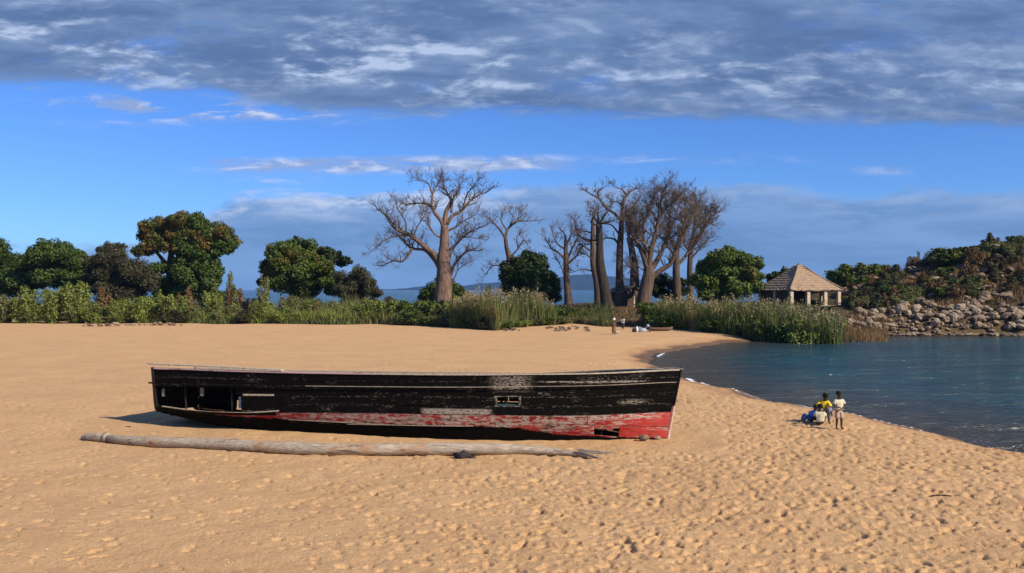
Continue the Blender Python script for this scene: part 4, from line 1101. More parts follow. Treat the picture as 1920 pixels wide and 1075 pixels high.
def sapling(kind, px, top, d, label, group=None, wide=1.0, name='shrub', hmin=0.0):
    x = (px-960)/F_PX*d; z = gz(x, d); z = min(z, CAM_H+(HOR-top)/F_PX*d-hmin); H0 = [4.2,4.8,3.6,5.2,3.2,3.2,3.4,2.6][kind]
    hh = (CAM_H+(HOR-top)/F_PX*d-z)/H0*1.17
    e = empty(name, (x, d, z-.05), random.uniform(0, 6.28)); e.scale = (wide, wide, max(.3, hh)); tag(e, label, 'shrub', group)
    f, s = SAP[kind]; obj('foliage', f, e); obj('stems', s, e)
    return e
G1 = 'leafy shrubs along the beach head'
for (k, px, top, d, lab, w) in [
  (0, 140, 524, 120, 'light green shrub at the far left below the dark mango', 1.1),
  (1, 152, 538, 121.5, 'pale yellow green sapling beside the leftmost shrub', 1.0),
  (4, 192, 545, 124, 'rusty brown shrub left of the tallest mango', 1.0),
  (0, 222, 558, 120, 'light green shrub above the left end of the stone row', 1.0),
  (5, 178, 572, 119.5, 'low green shrub behind the dark stones at the left', 1.1),
  (0, 262, 552, 121, 'leafy green shrub in front of the olive tree', 1.1),
  (1, 292, 545, 122, 'upright green shrub left of the tallest mango trunk', 1.0),
  (0, 330, 550, 120.5, 'bright leafy shrub under the tallest mango', 1.1),
  (4, 352, 545, 124, 'brownish shrub below the right of the tallest mango', .9),
  (2, 368, 568, 121, 'grey green low shrub right of the bright leafy one', 1.1),
  (1, 402, 533, 121, 'tall pale green shrub at the right foot of the tallest mango', 1.0),
  (3, 430, 518, 122, 'tall thin wispy grey shrub left of the first lake gap', 1.0),
  (4, 452, 548, 124, 'thin brown shrub bordering the first lake gap', .9),
  (2, 425, 570, 120, 'grey green rounded shrub under the wispy one', 1.1),
  (3, 494, 524, 121, 'narrow columnar green shrub between the two lake gaps', .9),
  (0, 500, 562, 120, 'green shrub skirting the columnar one', 1.0),
  (2, 543, 548, 121, 'grey green shrub below the dark rounded tree', 1.0),
  (0, 578, 558, 121, 'green shrub in front of the dark rounded tree trunk', 1.0),
  (4, 592, 572, 119, 'small straw coloured shrub by the sand edge', .7),
  (2, 618, 560, 121, 'grey shrub left of the thorn bush', 1.0),
  (5, 650, 572, 119, 'yellow green low shrub under the thorn bush', 1.1),
  (5, 690, 566, 119, 'yellow green shrub right below the thorn bush', 1.1),
  (0, 722, 560, 120, 'light green shrub left of the hills gap', 1.1),
  (7, 757, 566, 118, 'dark low shrub left of the biggest baobab', 1.2),
  (5, 795, 572, 114, 'dense green shrub before the biggest baobab foot', 1.2),
  (7, 700, 585, 117.5, 'small dark shrub on the sand edge below the hills gap', 1.1),
  (7, 890, 572, 118, 'dark leafy shrub right of the biggest baobab foot', 1.3),
  (3, 915, 540, 128, 'sparse grey shrub left of the swallowed baobab', .9),
  (5, 540, 582, 118.5, 'low green shrub hugging the sand left of the straw coloured one', 1.2),
  (6, 455, 585, 119, 'low olive shrub hugging the sand under the first lake gap', 1.2),
  (6, 330, 585, 118.5, 'low olive shrub behind the pale stones', 1.3),
  (0, 95, 535, 120, 'light green shrub further left than the dark mango trunk', 1.2), (5, 50, 548, 120, 'low green shrub near the left end', 1.3), (2, 10, 545, 121, 'grey green shrub at the left end', 1.2), (0, -30, 548, 121, 'light green shrub past the leftmost mango', 1.2)]:
    sapling(k, px, top, d, lab, G1, w)
for i in range(16):
    px = -70-i*42; sapling((0, 5, 2, 1)[i % 4], px, 542+(i*37) % 17, 121, 'shrub of the beach head hedge well left of the leftmost mango', G1, 1.3)
# filler row behind them, seen only as their back
rng = random.Random(4)
for i in range(20):
    px = 120+i*32+rng.uniform(-8, 8)
    sapling(rng.choice((6, 7, 6)), px, rng.uniform(562, 576), 127+rng.uniform(-2, 2), 'dark shrub filling the gaps behind the front row of shrubs', 'dark shrubs behind the front row', 1.15)

# ================================================================== reeds, grass
def blades(name, label, mat, pts, h, w, seed, lean=.3, plume=0.0, plume_mat=None, nseg=3, tops=None):
    rng = np.random.RandomState(seed); n = len(pts)
    cl = .62+.62*fbm(pts[:, 0]*.55, pts[:, 1]*.55, seed+5, 3)
    if tops is not None:
        h = CAM_H+(HOR-np.interp(pts[:, 0]/pts[:, 1]*F_PX+960, tops[0], tops[1]))/F_PX*pts[:, 1]-pts[:, 2]
    hh = h*cl*rng.uniform(.55, 1.08, n); a = rng.uniform(0, 6.28, n); ln = rng.gamma(2, lean/2, n)*hh*.6
    fa = rng.uniform(0, 3.14, n); V = []; 
    ts = np.linspace(0, 1, nseg+1)
    for t in ts:
        cx = pts[:, 0]+np.cos(a)*ln*t**2; cy = pts[:, 1]+np.sin(a)*ln*t**2; cz = pts[:, 2]+hh*(t-.10*t*t*ln/hh)
        ww = w*(1-t)**.7*.5+.004
        V.append(np.stack([cx-np.cos(fa)*ww, cy-np.sin(fa)*ww, cz], 1)); V.append(np.stack([cx+np.cos(fa)*ww, cy+np.sin(fa)*ww, cz], 1))
    V = np.stack(V, 1); k = 2*(nseg+1); V = V.reshape(-1, 3)
    F = []
    base = np.arange(n)*k
    for i in range(nseg): F.append(np.stack([base+2*i, base+2*i+1, base+2*i+3, base+2*i+2], 1))
    F = np.vstack(F); tint = np.repeat(rng.rand(n), k)
    me = mesh(name, V, F, mat, False, {'tint': ('POINT', tint)})
    o = tag(obj(name, me), label, 'reeds' if 'reed' in name else 'grass', None, 'stuff')
    if plume > 0:
        idx = np.where((rng.rand(n) < plume) & (hh > np.median(hh)))[0]; q = 14
        tip = V.reshape(n, k, 3)[idx, -1]
        P = np.repeat(tip, q, 0)+rng.normal(0, 1, (len(idx)*q, 3))*np.array([.10, .10, .24])+np.array([0, 0, .12]); 
        V2, F2, t2 = leaf_cloud(P, np.tile([0, -.3, .6], (len(P), 1)), .09, seed+3, 2.6, .8, .2)
        o2 = obj('plumes', mesh('plumes', V2, F2, plume_mat, False, {'tint': ('POINT', t2)}), o); o2['kind'] = 'stuff'
    return o
def field(n, px0, px1, dfun0, dfun1, seed, clump=.5):
    rng = np.random.RandomState(seed); px = rng.uniform(px0, px1, n*3); t = rng.rand(n*3)
    d = dfun0(px)+(dfun1(px)-dfun0(px))*t; x = (px-960)/F_PX*d
    k = fbm(x*.45, d*.45, seed, 3) > clump-.12+rng.rand(n*3)*.24
    x, d = x[k][:n], d[k][:n]; return np.stack([x, d, ground(x, d)-.05], 1)
ed = lambda px: np.interp((px-960)/F_PX, E_AZ, E_D)
def hmap(pts, base):   # height field variation for reeds
    return base
blades('reed_bed', 'tall green and straw reeds right of the biggest baobab by the sand', L_REED, field(8000, 835, 1042, lambda p: ed(p)+.3, lambda p: ed(p)+9, 51, .42), 3.3, .075, 51, .22, .07, L_PLUME, tops=([835,860,900,960,1000,1042],[572,562,550,546,548,572]))
blades('reed_bed', 'low weedy undergrowth below the biggest baobab', L_SHRUB2, field(9000, 600, 960, lambda p: ed(p)+.2, lambda p: ed(p)+6, 52, .35), 1.7, .10, 52, .5)
blades('reed_bed', 'feathery reeds spilling towards the lake before the round mango and thatched shelter', L_REEDG, field(17000, 1204, 1578, lambda p: ed(p)+.4, lambda p: ed(p)+14, 53, .40), 2.9, .075, 53, .32, .05, L_PLUME, tops=([1204,1240,1270,1320,1380,1420,1480,1530,1578],[592,562,560,568,566,562,568,580,598]))
blades('dry_grass', 'tawny dry grass between the reeds and the rocky slope', L_DRY, field(7500, 1560, 1665, lambda p: ed(p)+3, lambda p: ed(p)+19, 54, .35), 1.25, .05, 54, .35)
blades('dry_grass', 'short dry grass on the brown bank before the mud hut', L_DRY, field(5000, 1035, 1215, lambda p: ed(p)+.5, lambda p: ed(p)+20, 55, .45), .55, .06, 55, .5)
blades('weeds', 'green weeds at the foot of the slim young baobab', L_REED, field(4500, 1030, 1150, lambda p: ed(p)+.6, lambda p: ed(p)+11, 56, .45), 1.3, .08, 56, .4)
blades('dry_grass', 'brown grass tufts scattered over the rocky hillside', L_DRY, field(26000, 1600, 1950, lambda p: 105+0*p, lambda p: 137+0*p, 57, .40), .65, .06, 57, .4)
blades('dry_grass', 'thin grass fringe all along the head of the beach', L_REED, field(7000, 60, 760, lambda p: ed(p)-.1, lambda p: ed(p)+4, 58, .4), .9, .07, 58, .5)
blades('undergrowth', 'feathery yellow green undergrowth woven between the shrubs at the beach head', L_SHRUB, field(9000, 20, 800, lambda p: ed(p)+.6, lambda p: ed(p)+6, 61, .45), 2.0, .11, 61, .8)
blades('undergrowth', 'grey green stalky undergrowth behind the front row of shrubs', L_SHRUB2, field(6000, 20, 760, lambda p: ed(p)+4, lambda p: ed(p)+9, 62, .45), 3.3, .10, 62, .5)
# leafy bushes inside the reeds
for (k, px, top, d, lab, w) in [(7, 1232, 566, 110, 'dark green bush at the left end of the feathery reeds', 1.5), (7, 1275, 572, 108, 'leafy dark bush below the dark thicket', 1.4), (2, 1310, 568, 106, 'grey green bush below the round mango left side', 1.3),
   (7, 1350, 578, 103, 'low dark bush by the sand point', 1.3), (2, 1400, 572, 103, 'pale reedy bush left of the thatched shelter', 1.3), (7, 1450, 582, 100, 'dark bush below the shelter wall', 1.4),
   (7, 1490, 590, 99.5, 'darkest low bush touching the water', 1.3), (0, 1525, 578, 100, 'fresh green bush below the shelter posts', 1.2), (5, 1550, 590, 99, 'green bush at the right end of the reeds', 1.2), (7, 1250, 590, 103, 'low dark bush behind the crouching figure', 1.3),
   (7, 1545, 575, 106, 'dark bush on the shelter edge', .8),(2, 1470, 575, 104, 'grey green bush in the middle of the reeds', 1.2)]:
    sapling(k, px, top, d, lab, 'bushes among the lakeside reeds', w, name='bush')
for i, (px, top, k) in enumerate([(765,592,7),(792,588,5),(818,594,7),(842,590,6),(868,592,5),(893,597,7),(915,598,6),(942,602,7),(966,598,5),(990,594,6),(1014,596,7),(1040,592,2)]):
    sapling(k, px, top, float(ed(px))+1.0+(i % 3)*.5, 'low %s bush at the sandy foot of the left reed bed' % {7: 'dark green', 5: 'yellow green', 6: 'olive', 2: 'grey green'}[k], 'weedy bushes at the foot of the left reeds', 1.0, name='bush')
for i, (px, top, k) in enumerate([(1262,590,7),(1290,596,2),(1318,594,5),(1342,600,7),(1368,598,0),(1395,600,2),(1422,596,5),(1448,602,7),(1474,600,7),(1500,602,5),(1524,604,0),(1548,606,2)]):
    sapling(k, px, top, float(ed(px))+1.2+(i % 3)*.6, 'low %s bush along the sandy edge of the lakeside reeds' % {7: 'dark green', 5: 'yellow green', 0: 'fresh green', 2: 'grey green'}[k], 'leafy bushes along the lakeside reed edge', .9, name='bush')
for i, (px, top, k) in enumerate([(745,570,5),(768,562,7),(790,568,0),(812,562,7),(835,570,6),(858,564,5),(775,578,2),(822,578,5),(1050,578,7),(1085,590,2)]):
    sapling(k, px, top, float(ed(px))+3.5+(i % 3)*.8, 'leafy bush between the thorn bush and the left reed bed' if px < 900 else 'low weedy bush at the right end of the left reed bed', 'bushes before the biggest baobab', 1.15, name='bush')
# hillside bushes
hb_rng = random.Random(9)
for (k, px, top, d, lab, w, dh) in [(0, 1605, 492, 134, 'bright green bush on the hill crest right of the shelter', 2.0, 0), (0, 1632, 494, 134, 'green bush adjoining the bright crest bush', 1.8, 0), (7, 1580, 505, 133, 'dark bush on the low end of the crest', 1.6, 0),
   (6, 1660, 500, 134, 'thin olive bush on the crest between green bush and boulders', 1.2, 0),
   (7, 1785, 462, 128, 'dark tall bush at the right edge of the hill', 2.0, 0), (7, 1800, 475, 124, 'black green thicket at the right edge', 2.2, 0), (6, 1750, 478, 134, 'olive bush on the upper right crest', 1.6, 0),
   (7, 1730, 515, 126, 'dark bush in the shaded hollow of the slope', 2.4, 0), (7, 1762, 520, 125, 'dark bush right in the shaded hollow', 2.4, 0), (7, 1690, 530, 122, 'dark bush in the middle of the slope', 2.0, 0),
   (7, 1640, 543, 118, 'dark low bush above the stone heap', 1.8, 0), (6, 1715, 553, 113, 'olive bush above the right stones', 1.7, 0), (4, 1755, 545, 114, 'rusty orange bush on the lower slope', 1.8, 0), (4, 1720, 485, 133, 'rusty bush below the crest saplings', 1.3, 0),
   (7, 1660, 560, 111, 'dark bush crouched behind the pale boulders', 1.4, 0), (6, 1620, 548, 113, 'olive bush over the tawny grass', 1.2, 0), (7, 1790, 560, 111, 'dark bush at the lower right edge', 1.6, 0),
   (7, 1850, 470, 128, 'large dark bush at the far right end', 2.4, 0), (6, 1880, 520, 120, 'olive bush at the far right end', 2.2, 0), (4, 1840, 545, 113, 'rusty bush at the far right end', 1.8, 0), (7, 1910, 450, 132, 'dark crest bush at the far right end', 2.4, 0)]:
    sapling(k, px, top, d, lab, 'bushes on the rocky hill', w*.9, name='bush', hmin=1.3)
for i in range(120):
    px = hb_rng.uniform(1590, 1930); d = hb_rng.uniform(108, 136) if i < 90 else hb_rng.uniform(107, 114); x = (px-960)/F_PX*d; z = gz(x, d); k = hb_rng.choice((7, 6, 6, 4, 4, 2)); hh = hb_rng.uniform(.9, 2.2)
    sapling(k, px, HOR-(z+hh-CAM_H)*F_PX/d, d, 'low %s bush on the %s hill slope, %s' % ({7: 'dark green', 6: 'olive', 4: 'rusty', 2: 'grey green'}[k], 'upper' if d > 127 else 'middle' if d > 116 else 'lower', 'beside the shelter' if px < 1650 else 'above the largest pale boulder' if px < 1720 else 'towards the right edge' if px < 1793 else 'at the far right end'), 'small bushes over the hillside', hb_rng.uniform(.5, 1.0), name='bush')
for px, top in ((1722, 474), (1736, 476)):
    sapling(3, px, top, 135, 'lone wispy sapling against the sky on the hill crest, %s of two' % ('left' if px < 1730 else 'right'), 'crest saplings', .35, name='sapling')

# ================================================================== rocks
rng = random.Random(12)
def hill_at(px, py, d0=99.5, d1=137):   # walk outwards until the ground meets the sight line
    best = None
    for d in np.arange(d0, d1, .5):
        x = (px-960)/F_PX*d; zl = CAM_H+(HOR-py)/F_PX*d
        if gz(x, d) >= zl: return x, float(d)
    return None
big = [(1603,612,24,'broad brown flat boulder by the water at the left of the heap',(1.3,1,.6)),(1622,594,15,'upright grey boulder above the flat brown one',(.8,.8,1.2)),(1686,585,20,'largest rounded pale boulder crowning the stone heap',(1,1,1.15)),
  (1703,590,14,'white faced upright boulder right of the largest rounded one',(.9,.8,1.2)),(1645,600,22,'wide tan boulder in the left middle of the heap',(1.3,1,.7)),(1712,597,11,'small bright egg shaped boulder under the white faced one',(.8,.8,1.1)),
  (1737,596,20,'flat topped cream slab in the middle of the heap',(1.5,1,.5)),(1765,600,20,'pink brown boulder right of the cream slab',(1.2,1,.7)),(1786,606,20,'tall tan boulder at the right edge of the heap',(.9,.9,1.2)),(1753,615,18,'rounded grey boulder low at the right of the heap',(1,1,.8)),
  (1652,587,14,'dull pink pointed boulder behind the heap',(.9,.8,1.2)),(1788,590,12,'bright small boulder above the tall tan one',(.8,.8,1.2)),(1668,612,16,'brown slab near the waterline below the largest boulder',(1.4,1,.5))]
for px, py, w, lab, sc in big:
    h = hill_at(px, py+w*.3)
    if h: rock(random.choice(ROCKS), h[0], h[1], w/F_PX*h[1]*1.15, lab, sc=sc, name='boulder', cat='boulder', sink=.15)
cnt = 0
for i in range(1400):
    if cnt > 285: break
    px = rng.uniform(1585, 1830); u = rng.random()**1.05; py = 628-u*49*min(1, .35+(px-1575)/90)
    h = hill_at(px, py)
    if not h: continue
    w = rng.choice((5, 6, 6, 7, 8, 9, 11, 14, 18))
    rock(rng.choice(ROCKS), h[0], h[1], w/F_PX*h[1]*1.08, '%s stone in the %s of the far shore heap, %s' % ('small' if w < 7 else 'mid sized' if w < 10 else 'large', 'left part' if px < 1650 else 'middle' if px < 1730 else 'right part', 'near the waterline' if py > 612 else 'halfway up' if py > 596 else 'at its upper edge'), 'stone', 'tumbled stones along the far shore', name='stone', sc=(1, 1, rng.uniform(.6, 1.2)), sink=.12)
    cnt += 1
for i in range(46):
    px = 1575+i*7.6+rng.uniform(-2, 2); d = 99.2+rng.uniform(-.5, .5); x = (px-960)/F_PX*d
    rock(rng.choice(ROCKS), x, d, rng.uniform(.45, .8), 'flat pale stone at the waterline of the far shore', 'stone', 'flat stones at the waterline', z=ZW-.02, name='stone', sc=(1.5, 1, .55), sink=.3)
for i in range(85):
    px = rng.uniform(1820, 1960); h = hill_at(px, rng.uniform(578, 628))
    if h: rock(rng.choice(ROCKS), h[0], h[1], rng.uniform(.6, 1.3), 'big pale boulder %s on the bank at the far right end of the hill' % ('low' if h[1] < 103 else 'high'), 'boulder', 'boulders at the far right end', name='boulder', sc=(1, 1, rng.uniform(.6, 1.1)), sink=.15)
cnt = 0
for i in range(300):
    if cnt >= 95: break
    px = rng.uniform(1575, 1940); py = rng.uniform(455, 575); h = hill_at(px, py, 105)
    if not h: continue
    w = rng.choice((8, 10, 12, 16, 20))
    rock(rng.choice(ROCKSD+ROCKS[:2]), h[0], h[1], w/F_PX*h[1]*1.2, 'brown boulder on the %s part of the rocky hill, %s' % ('upper' if h[1] > 127 else 'middle' if h[1] > 116 else 'lower', 'beside the shelter' if px < 1650 else 'above the largest pale boulder' if px < 1720 else 'towards the right edge'), 'boulder', 'boulders on the rocky hill', name='boulder', sc=(1.3, 1, rng.uniform(.5, 1)), sink=.25)
    cnt += 1
for px, py, w, lab in ((1684,492,16,'pale lump of rock on the hill crest'),(1706,502,14,'whitish rock just below the hill crest'),(1760,490,12,'small pink rock near the right crest'),(1650,512,18,'long pale ledge of rock below the crest'),(1625,532,22,'grey rock ledge above the shelter eave level')):
    h = hill_at(px, py+3, 105)
    if h: rock(ROCKS[rng.randint(0, 8)], h[0], h[1], w/F_PX*h[1]*1.2, lab, 'rock', name='rock', sc=(1.5, 1, .7), sink=.2)
# stone row at the left head of the beach and the debris rows in the middle
for i, (px, w, dark) in enumerate([(157,5,1),(168,7,1),(174,6,0),(187,7,1),(200,8,1),(206,6,1),(217,10,0),(222,6,0),(236,6,0),(243,5,0),(250,6,0),(262,5,0),(272,5,0),(283,6,0),(290,8,0),(300,8,0),(306,5,0),(318,8,1),(326,6,1),(340,4,0)]):
    x, y = px2xy(px, 612.5-(px-157)*.006, .05)
    rock((ROCKSD if dark else ROCKS)[i % 4], x, y, w/F_PX*y*1.25, 'dark stone in the row at the left head of the beach' if dark else 'pale stone in the row at the left head of the beach', 'stone', ('dark' if dark else 'pale')+' stones in the left row', name='stone', sc=(1.2, 1, .8), sink=.2)
for i in range(34):
    px = rng.choice((rng.uniform(1020, 1062), rng.uniform(1045, 1068), rng.uniform(1078, 1105), rng.uniform(945, 975))); py = {0: 617, 1: 620}.get(rng.randint(0, 1)) if px > 1010 else 619
    x, y = px2xy(px, py+rng.uniform(-1.5, 1.5), .05)
    rock(rng.choice(ROCKSD+ROCKS[:3]), x, y, rng.uniform(.25, .55), 'small dark lump of debris on the pale sand left of the standing woman', 'debris', 'debris lumps on the sand', name='debris_lump', sc=(1.3, 1, .6), sink=.2)
for px, py, w in ((1073,609,7),(1078,610,6),(1066,611,5),(684,611,4),(690,610.5,3)):
    x, y = px2xy(px, py+3, .1); rock(ROCKS[0], x, y, w/F_PX*y, 'bleached pebble on the crest of the sand', 'stone', 'bleached pebbles on the sand crest', name='stone', sc=(1.2, 1, .6))
# shell grit on the near sand (nobody could count it)
rngn = np.random.RandomState(8); n_ = 2600
rr = np.sqrt(rngn.uniform(13**2, 34**2, n_)); aa = rngn.uniform(-.6, .5, n_); X = np.sin(aa)*rr; Y = np.cos(aa)*rr; k = sdist_land(X, Y) > 1.5; X, Y = X[k], Y[k]
P = np.stack([X, Y, ground(X, Y)+.035], 1); V, F, t = leaf_cloud(P, np.tile([0, 0, 1.], (len(P), 1)), .016, 9, 1.2, .4)
tag(obj('shell_grit', mesh('shell_grit', V, F, plain('shell', (.75, .70, .62), .4), False, {'tint': ('POINT', t)})), 'tiny pale bits of shell strewn on the near sand', 'shells', kind='stuff')

# ================================================================== thatched shelter
def f_thatch(n, b):
    p = obj_co(n); t = attr(n, 'tint')
    a = n.noise(n.vscale(p, (6, 6, 1.2)), 2.0, 5, .65); g = n.noise(p, 1.1, 4, .6)
    c = n.mix(t, (0.22, 0.150, 0.098), (0.38, 0.275, 0.180)); c = n.mix(n.ss(a, .35, .65), c, (0.42, 0.30, 0.20)); c = n.mix(n.ss(g, .55, .7, 0, .6), c, (0.15, 0.095, 0.068))
    n.put(b.inputs['Base Color'], c); b.inputs['Roughness'].default_value = .95; b.inputs['Specular IOR Level'].default_value = .1
    bump(n, b, a, .9, .08)
M_THATCH = material('thatch', f_thatch)
M_CREAM = plain('cream_plaster', (0.62, 0.52, 0.38), .85, (0.46, 0.37, 0.26), 2.5)
M_MUD = plain('mud_wall', (0.10, 0.066, 0.046), .9, (0.062, 0.042, 0.03), 1.8)
M_DARKIN = plain('smoked_timber', (0.05, 0.038, 0.028), .9)
def build_shelter():
    d = 119.0; cx = (1498-960)/F_PX*(d+4.4); cy = d+4.4; a = 7.9; th = R(-36.0)
    zf = 2.0; e = empty('thatched_shelter', (cx, cy, zf), 0); tag(e, 'open thatched shelter with cream posts and a pointed pyramid roof', 'shelter')
    h = a/2
    # right face spans left..: corners by rotation; near corner at image x 1484
    def rot(x, y):
        return (x*math.cos(th)-y*math.sin(th), x*math.sin(th)+y*math.cos(th))
    # local axes: u along right-hand (front) wall, v along left wall
    C = [(-h, -h), (h, -h), (h, h), (-h, h)]
    th2 = R(17)
    def W_(x, y): return (x*math.cos(th2)-y*math.sin(th2), x*math.sin(th2)+y*math.cos(th2))
    ze = 2.45; apex = 5.95; rng = np.random.RandomState(2)
    nl = 11
    for l in range(nl):      # every course of thatch its own ring, lower edge standing proud
        f0 = l/nl; f1 = min(1.0, (l+1.35)/nl)
        V = []; F = []; T = []; m = 26
        def ringpt(k, f, out, dz):
            side = k//m; t = (k % m)/m; p0 = C[side % 4]; p1 = C[(side+1) % 4]
            x = p0[0]+(p1[0]-p0[0])*t; y = p0[1]+(p1[1]-p0[1])*t
            s = (1-f)**1.12*(1.0)+out; q = W_(x*s, y*s); return (q[0], q[1], ze+(apex-ze)*f**1.0+dz)
        NK = 4*m; rows = []
        for (f, out, dz) in ((f0, .035, -.05), (f0, .04, .07), (f1, .0, .05), (f1, -.02, -.02)):
            row = []
            for k in range(NK):
                j = rng.uniform(-.03, .03)*(3.0 if l == 0 else 1) if f == f0 else 0; j += -.06*math.sin(math.pi*(k % m)/m)*(1-f)
                row.append(len(V)); V.append(ringpt(k, f, max(out, -(1-f)**1.12+.002), dz+j)); T.append(rng.rand())
            rows.append(row)
        for r in range(3):
            for k in range(NK): F.append((rows[r][k], rows[r][(k+1) % NK], rows[r+1][(k+1) % NK], rows[r+1][k]))
        for k in range(NK): F.append((rows[3][k], rows[3][(k+1) % NK], rows[0][(k+1) % NK], rows[0][k]))
        obj('thatch_course', mesh('thatch_course', V, F, M_THATCH, False, {'tint': ('POINT', T)}), e)
    mb = MB(); mb.tube([(0, 0, apex-.55), (0, 0, apex-.1), (0.02, 0, apex+.12), (.05, 0, apex+.28)], [.42, .24, .12, .03], 9, rough=.15); mb.build('roof_finial', M_THATCH, e)
    for k in range(4):   # hip bundles
        q = W_(*C[k]); mb = MB(); mb.tube([(q[0]*1.04, q[1]*1.04, ze+.06), (q[0]*.5, q[1]*.5, ze+(apex-ze)*.46+.12), (q[0]*.1, q[1]*.1, apex-.2)], [.13, .12, .1], 6, rough=.15); mb.build('hip_bundle', M_THATCH, e)
    # posts: four along the front (right-hand) wall
    mats = M_CREAM
    front = [(-h+.25+(2*h-.5)*t, -h+.30) for t in (.0, .345, .70, .985)]
    back = [(-h+.25+(2*h-.5)*t, h-.35) for t in (0, .5, 1)]+[(-h+.30, 0.0), (h-.30, 0)]
    for (x, y) in front+back:
        q = W_(x, y); mb = MB(); w = .25; 
        M = Matrix.Translation((q[0], q[1], 0)) @ Matrix.Rotation(th2, 4, 'Z'); mb.box((-w/1.1, -w/1.1, -1.2), (w/1.1, w/1.1, ze+.12), M)
        mb.box((-w, -w, -1.2), (w, w, .12), M)
        mb.build('post', mats, e)
    for (x0, y0, x1, y1) in ((-h, -h+.3, h, -h+.3), (-h+.3, -h, -h+.3, h), (h-.3, -h, h-.3, h), (-h, h-.3, h, h-.3)):
        a_ = W_(x0, y0); b_ = W_(x1, y1); mb = MB(); mb.tube([(a_[0], a_[1], ze+.02), (b_[0], b_[1], ze+.02)], .10, 6); mb.build('eave_beam', M_DARKIN, e)
    M = Matrix.Rotation(th2, 4, 'Z')
    mb = MB(); mb.box((-h+.33, -h+.6, -.6), (-h+.18, h-.5, ze+.0), M); mb.build('side_wall', M_MUD, e)
    mb = MB(); mb.box((-h+.4, h-.30, -.6), (h-.4, h-.15, ze), M); mb.build('back_wall', M_MUD, e)
    mb = MB(); mb.box((-h+.05, -h+.05, -1.5), (h-.05, h-.05, -.02), M); mb.build('floor_plinth', M_MUD, e)
    mb = MB(); mb.box((h-3.2, -h+.10, -.0), (h-.2, -h+.22, .42), M); mb.build('low_wall', M_CREAM, e)
    # things kept inside
    q = W_(-.2, -h+1.6)
build_shelter()

def build_mud_house():
    d = 127.0; cx = (1176-960)/F_PX*d; z = gz(cx, d)-.1; e = empty('mud_house', (cx, d+1.6, z), R(28)); tag(e, 'small brown mud brick house with a low roof behind the forked baobab', 'house')
    w, l, h = 1.9, 1.7, 2.4
    mb = MB(); mb.box((-w, -l, -.5), (w, l, h)); mb.addm([(-w, -l, h), (w, -l, h), (0, -l, h+.75), (-w, l, h), (w, l, h), (0, l, h+.75)], [(0,1,2),(5,4,3)]); mb.build('wall', M_MUD, e)
    roofm = plain('old_thatch', (0.20, 0.16, 0.12), .9, (0.12, 0.095, 0.07), 3)
    for sgn in (-1, 1):
        V = [(0, -l-.3, h+.82), (sgn*(w+.35), -l-.3, h-.10), (sgn*(w+.35), l+.3, h-.10), (0, l+.3, h+.82)]; V2 = [(x, y, zz+.14) for x, y, zz in V]
        mb = MB(); mb.addm(V+V2, [(0,1,2,3),(7,6,5,4),(0,4,5,1),(1,5,6,2),(2,6,7,3),(3,7,4,0)]); mb.build('roof', roofm, e)
    mb = MB(); mb.box((.3, -l-.04, -.1), (1.1, -l-.003, 1.75)); mb.build('door', M_DARKIN, e)
    mb = MB(); mb.box((1.1, -l-.06, -.1), (1.25, -l+.0, 1.85)); mb.box((.15, -l-.06, -.1), (.3, -l+.0, 1.85)); mb.build('door_frame', M_CREAM, e)
    # coursed bricks on the two walls one can see
    for r in range(9):
        for c in range(7):
            x0 = -w+.02+c*.54+(.27 if r % 2 else 0); x1 = min(w-.02, x0+.50)
            if x1-x0 < .2 or (x1 > .12 and x0 < 1.28 and r*.26 < 1.8): continue
            mb = MB(); mb.box((x0, -l-random.uniform(.018, .035), r*.26+.01), (x1, -l-.002, r*.26+.235)); mb.build('brick', M_MUD, e)
        for c in range(6):
            y0 = -l+.02+c*.56+(.28 if r % 2 else 0); y1 = min(l-.02, y0+.52)
            if y1-y0 < .2: continue
            mb = MB(); mb.box((-w-random.uniform(.018, .035), y0, r*.26+.01), (-w-.002, y1, r*.26+.235)); mb.build('brick', M_MUD, e)
build_mud_house()

# ================================================================== foam at the water's edge
def foam(pxs, width, label):
    rng = random.Random(int(pxs[0][0])); V = []; F = []
    pts = [px2xy(a, b, ZW+.03) for a, b in pxs]; D = dense([(*p, 0) for p in pts], 6)
    mb = MB()
    for i, q in enumerate(D):
        for k in range(5):
            r = width*rng.uniform(.10, .35)*math.sin(math.pi*min(.95, max(.08, i/len(D)+.05)))+.03
            x = q[0]+rng.uniform(-.3, .3)*width; y = q[1]+rng.uniform(-.9, .9)*width; zz = max(ZW, gz(x, y))
            m = 7; b0 = len(mb.V); mb.V.append((x, y, zz+r*.28))
            for j in range(m): mb.V.append((x+math.cos(6.283*j/m)*r*rng.uniform(.7, 1.7), y+math.sin(6.283*j/m)*r*rng.uniform(.6, 1.2), zz-.01))
            for j in range(m): mb.F.append((b0, b0+1+j, b0+1+(j+1) % m))
    tag(mb.build('foam', plain('foam_white', (.80, .83, .86), .5, (.7, .75, .8)), None, True), label, 'foam', kind='stuff')
foam([(1284,711),(1295,715),(1310,720),(1325,724)], .42, 'white foam of a tiny wave just right of the boat bow')
foam([(1466,757),(1482,761),(1500,765),(1520,768)], .30, 'white foam of a tiny wave left of the seated children')
foam([(1428,750.5),(1436,752)], .14, 'speck of foam between the two foam patches')
foam([(1334,727),(1360,733),(1390,741),(1420,749)], .10, 'thin lapping line of foam along the near shore')
foam([(1530,770.5),(1600,784.5),(1680,801),(1760,817)], .10, 'thin broken line of foam behind and right of the children')
foam([(1233,668),(1238,665),(1246,661.5)], .25, 'thin foam at the head of the bay')

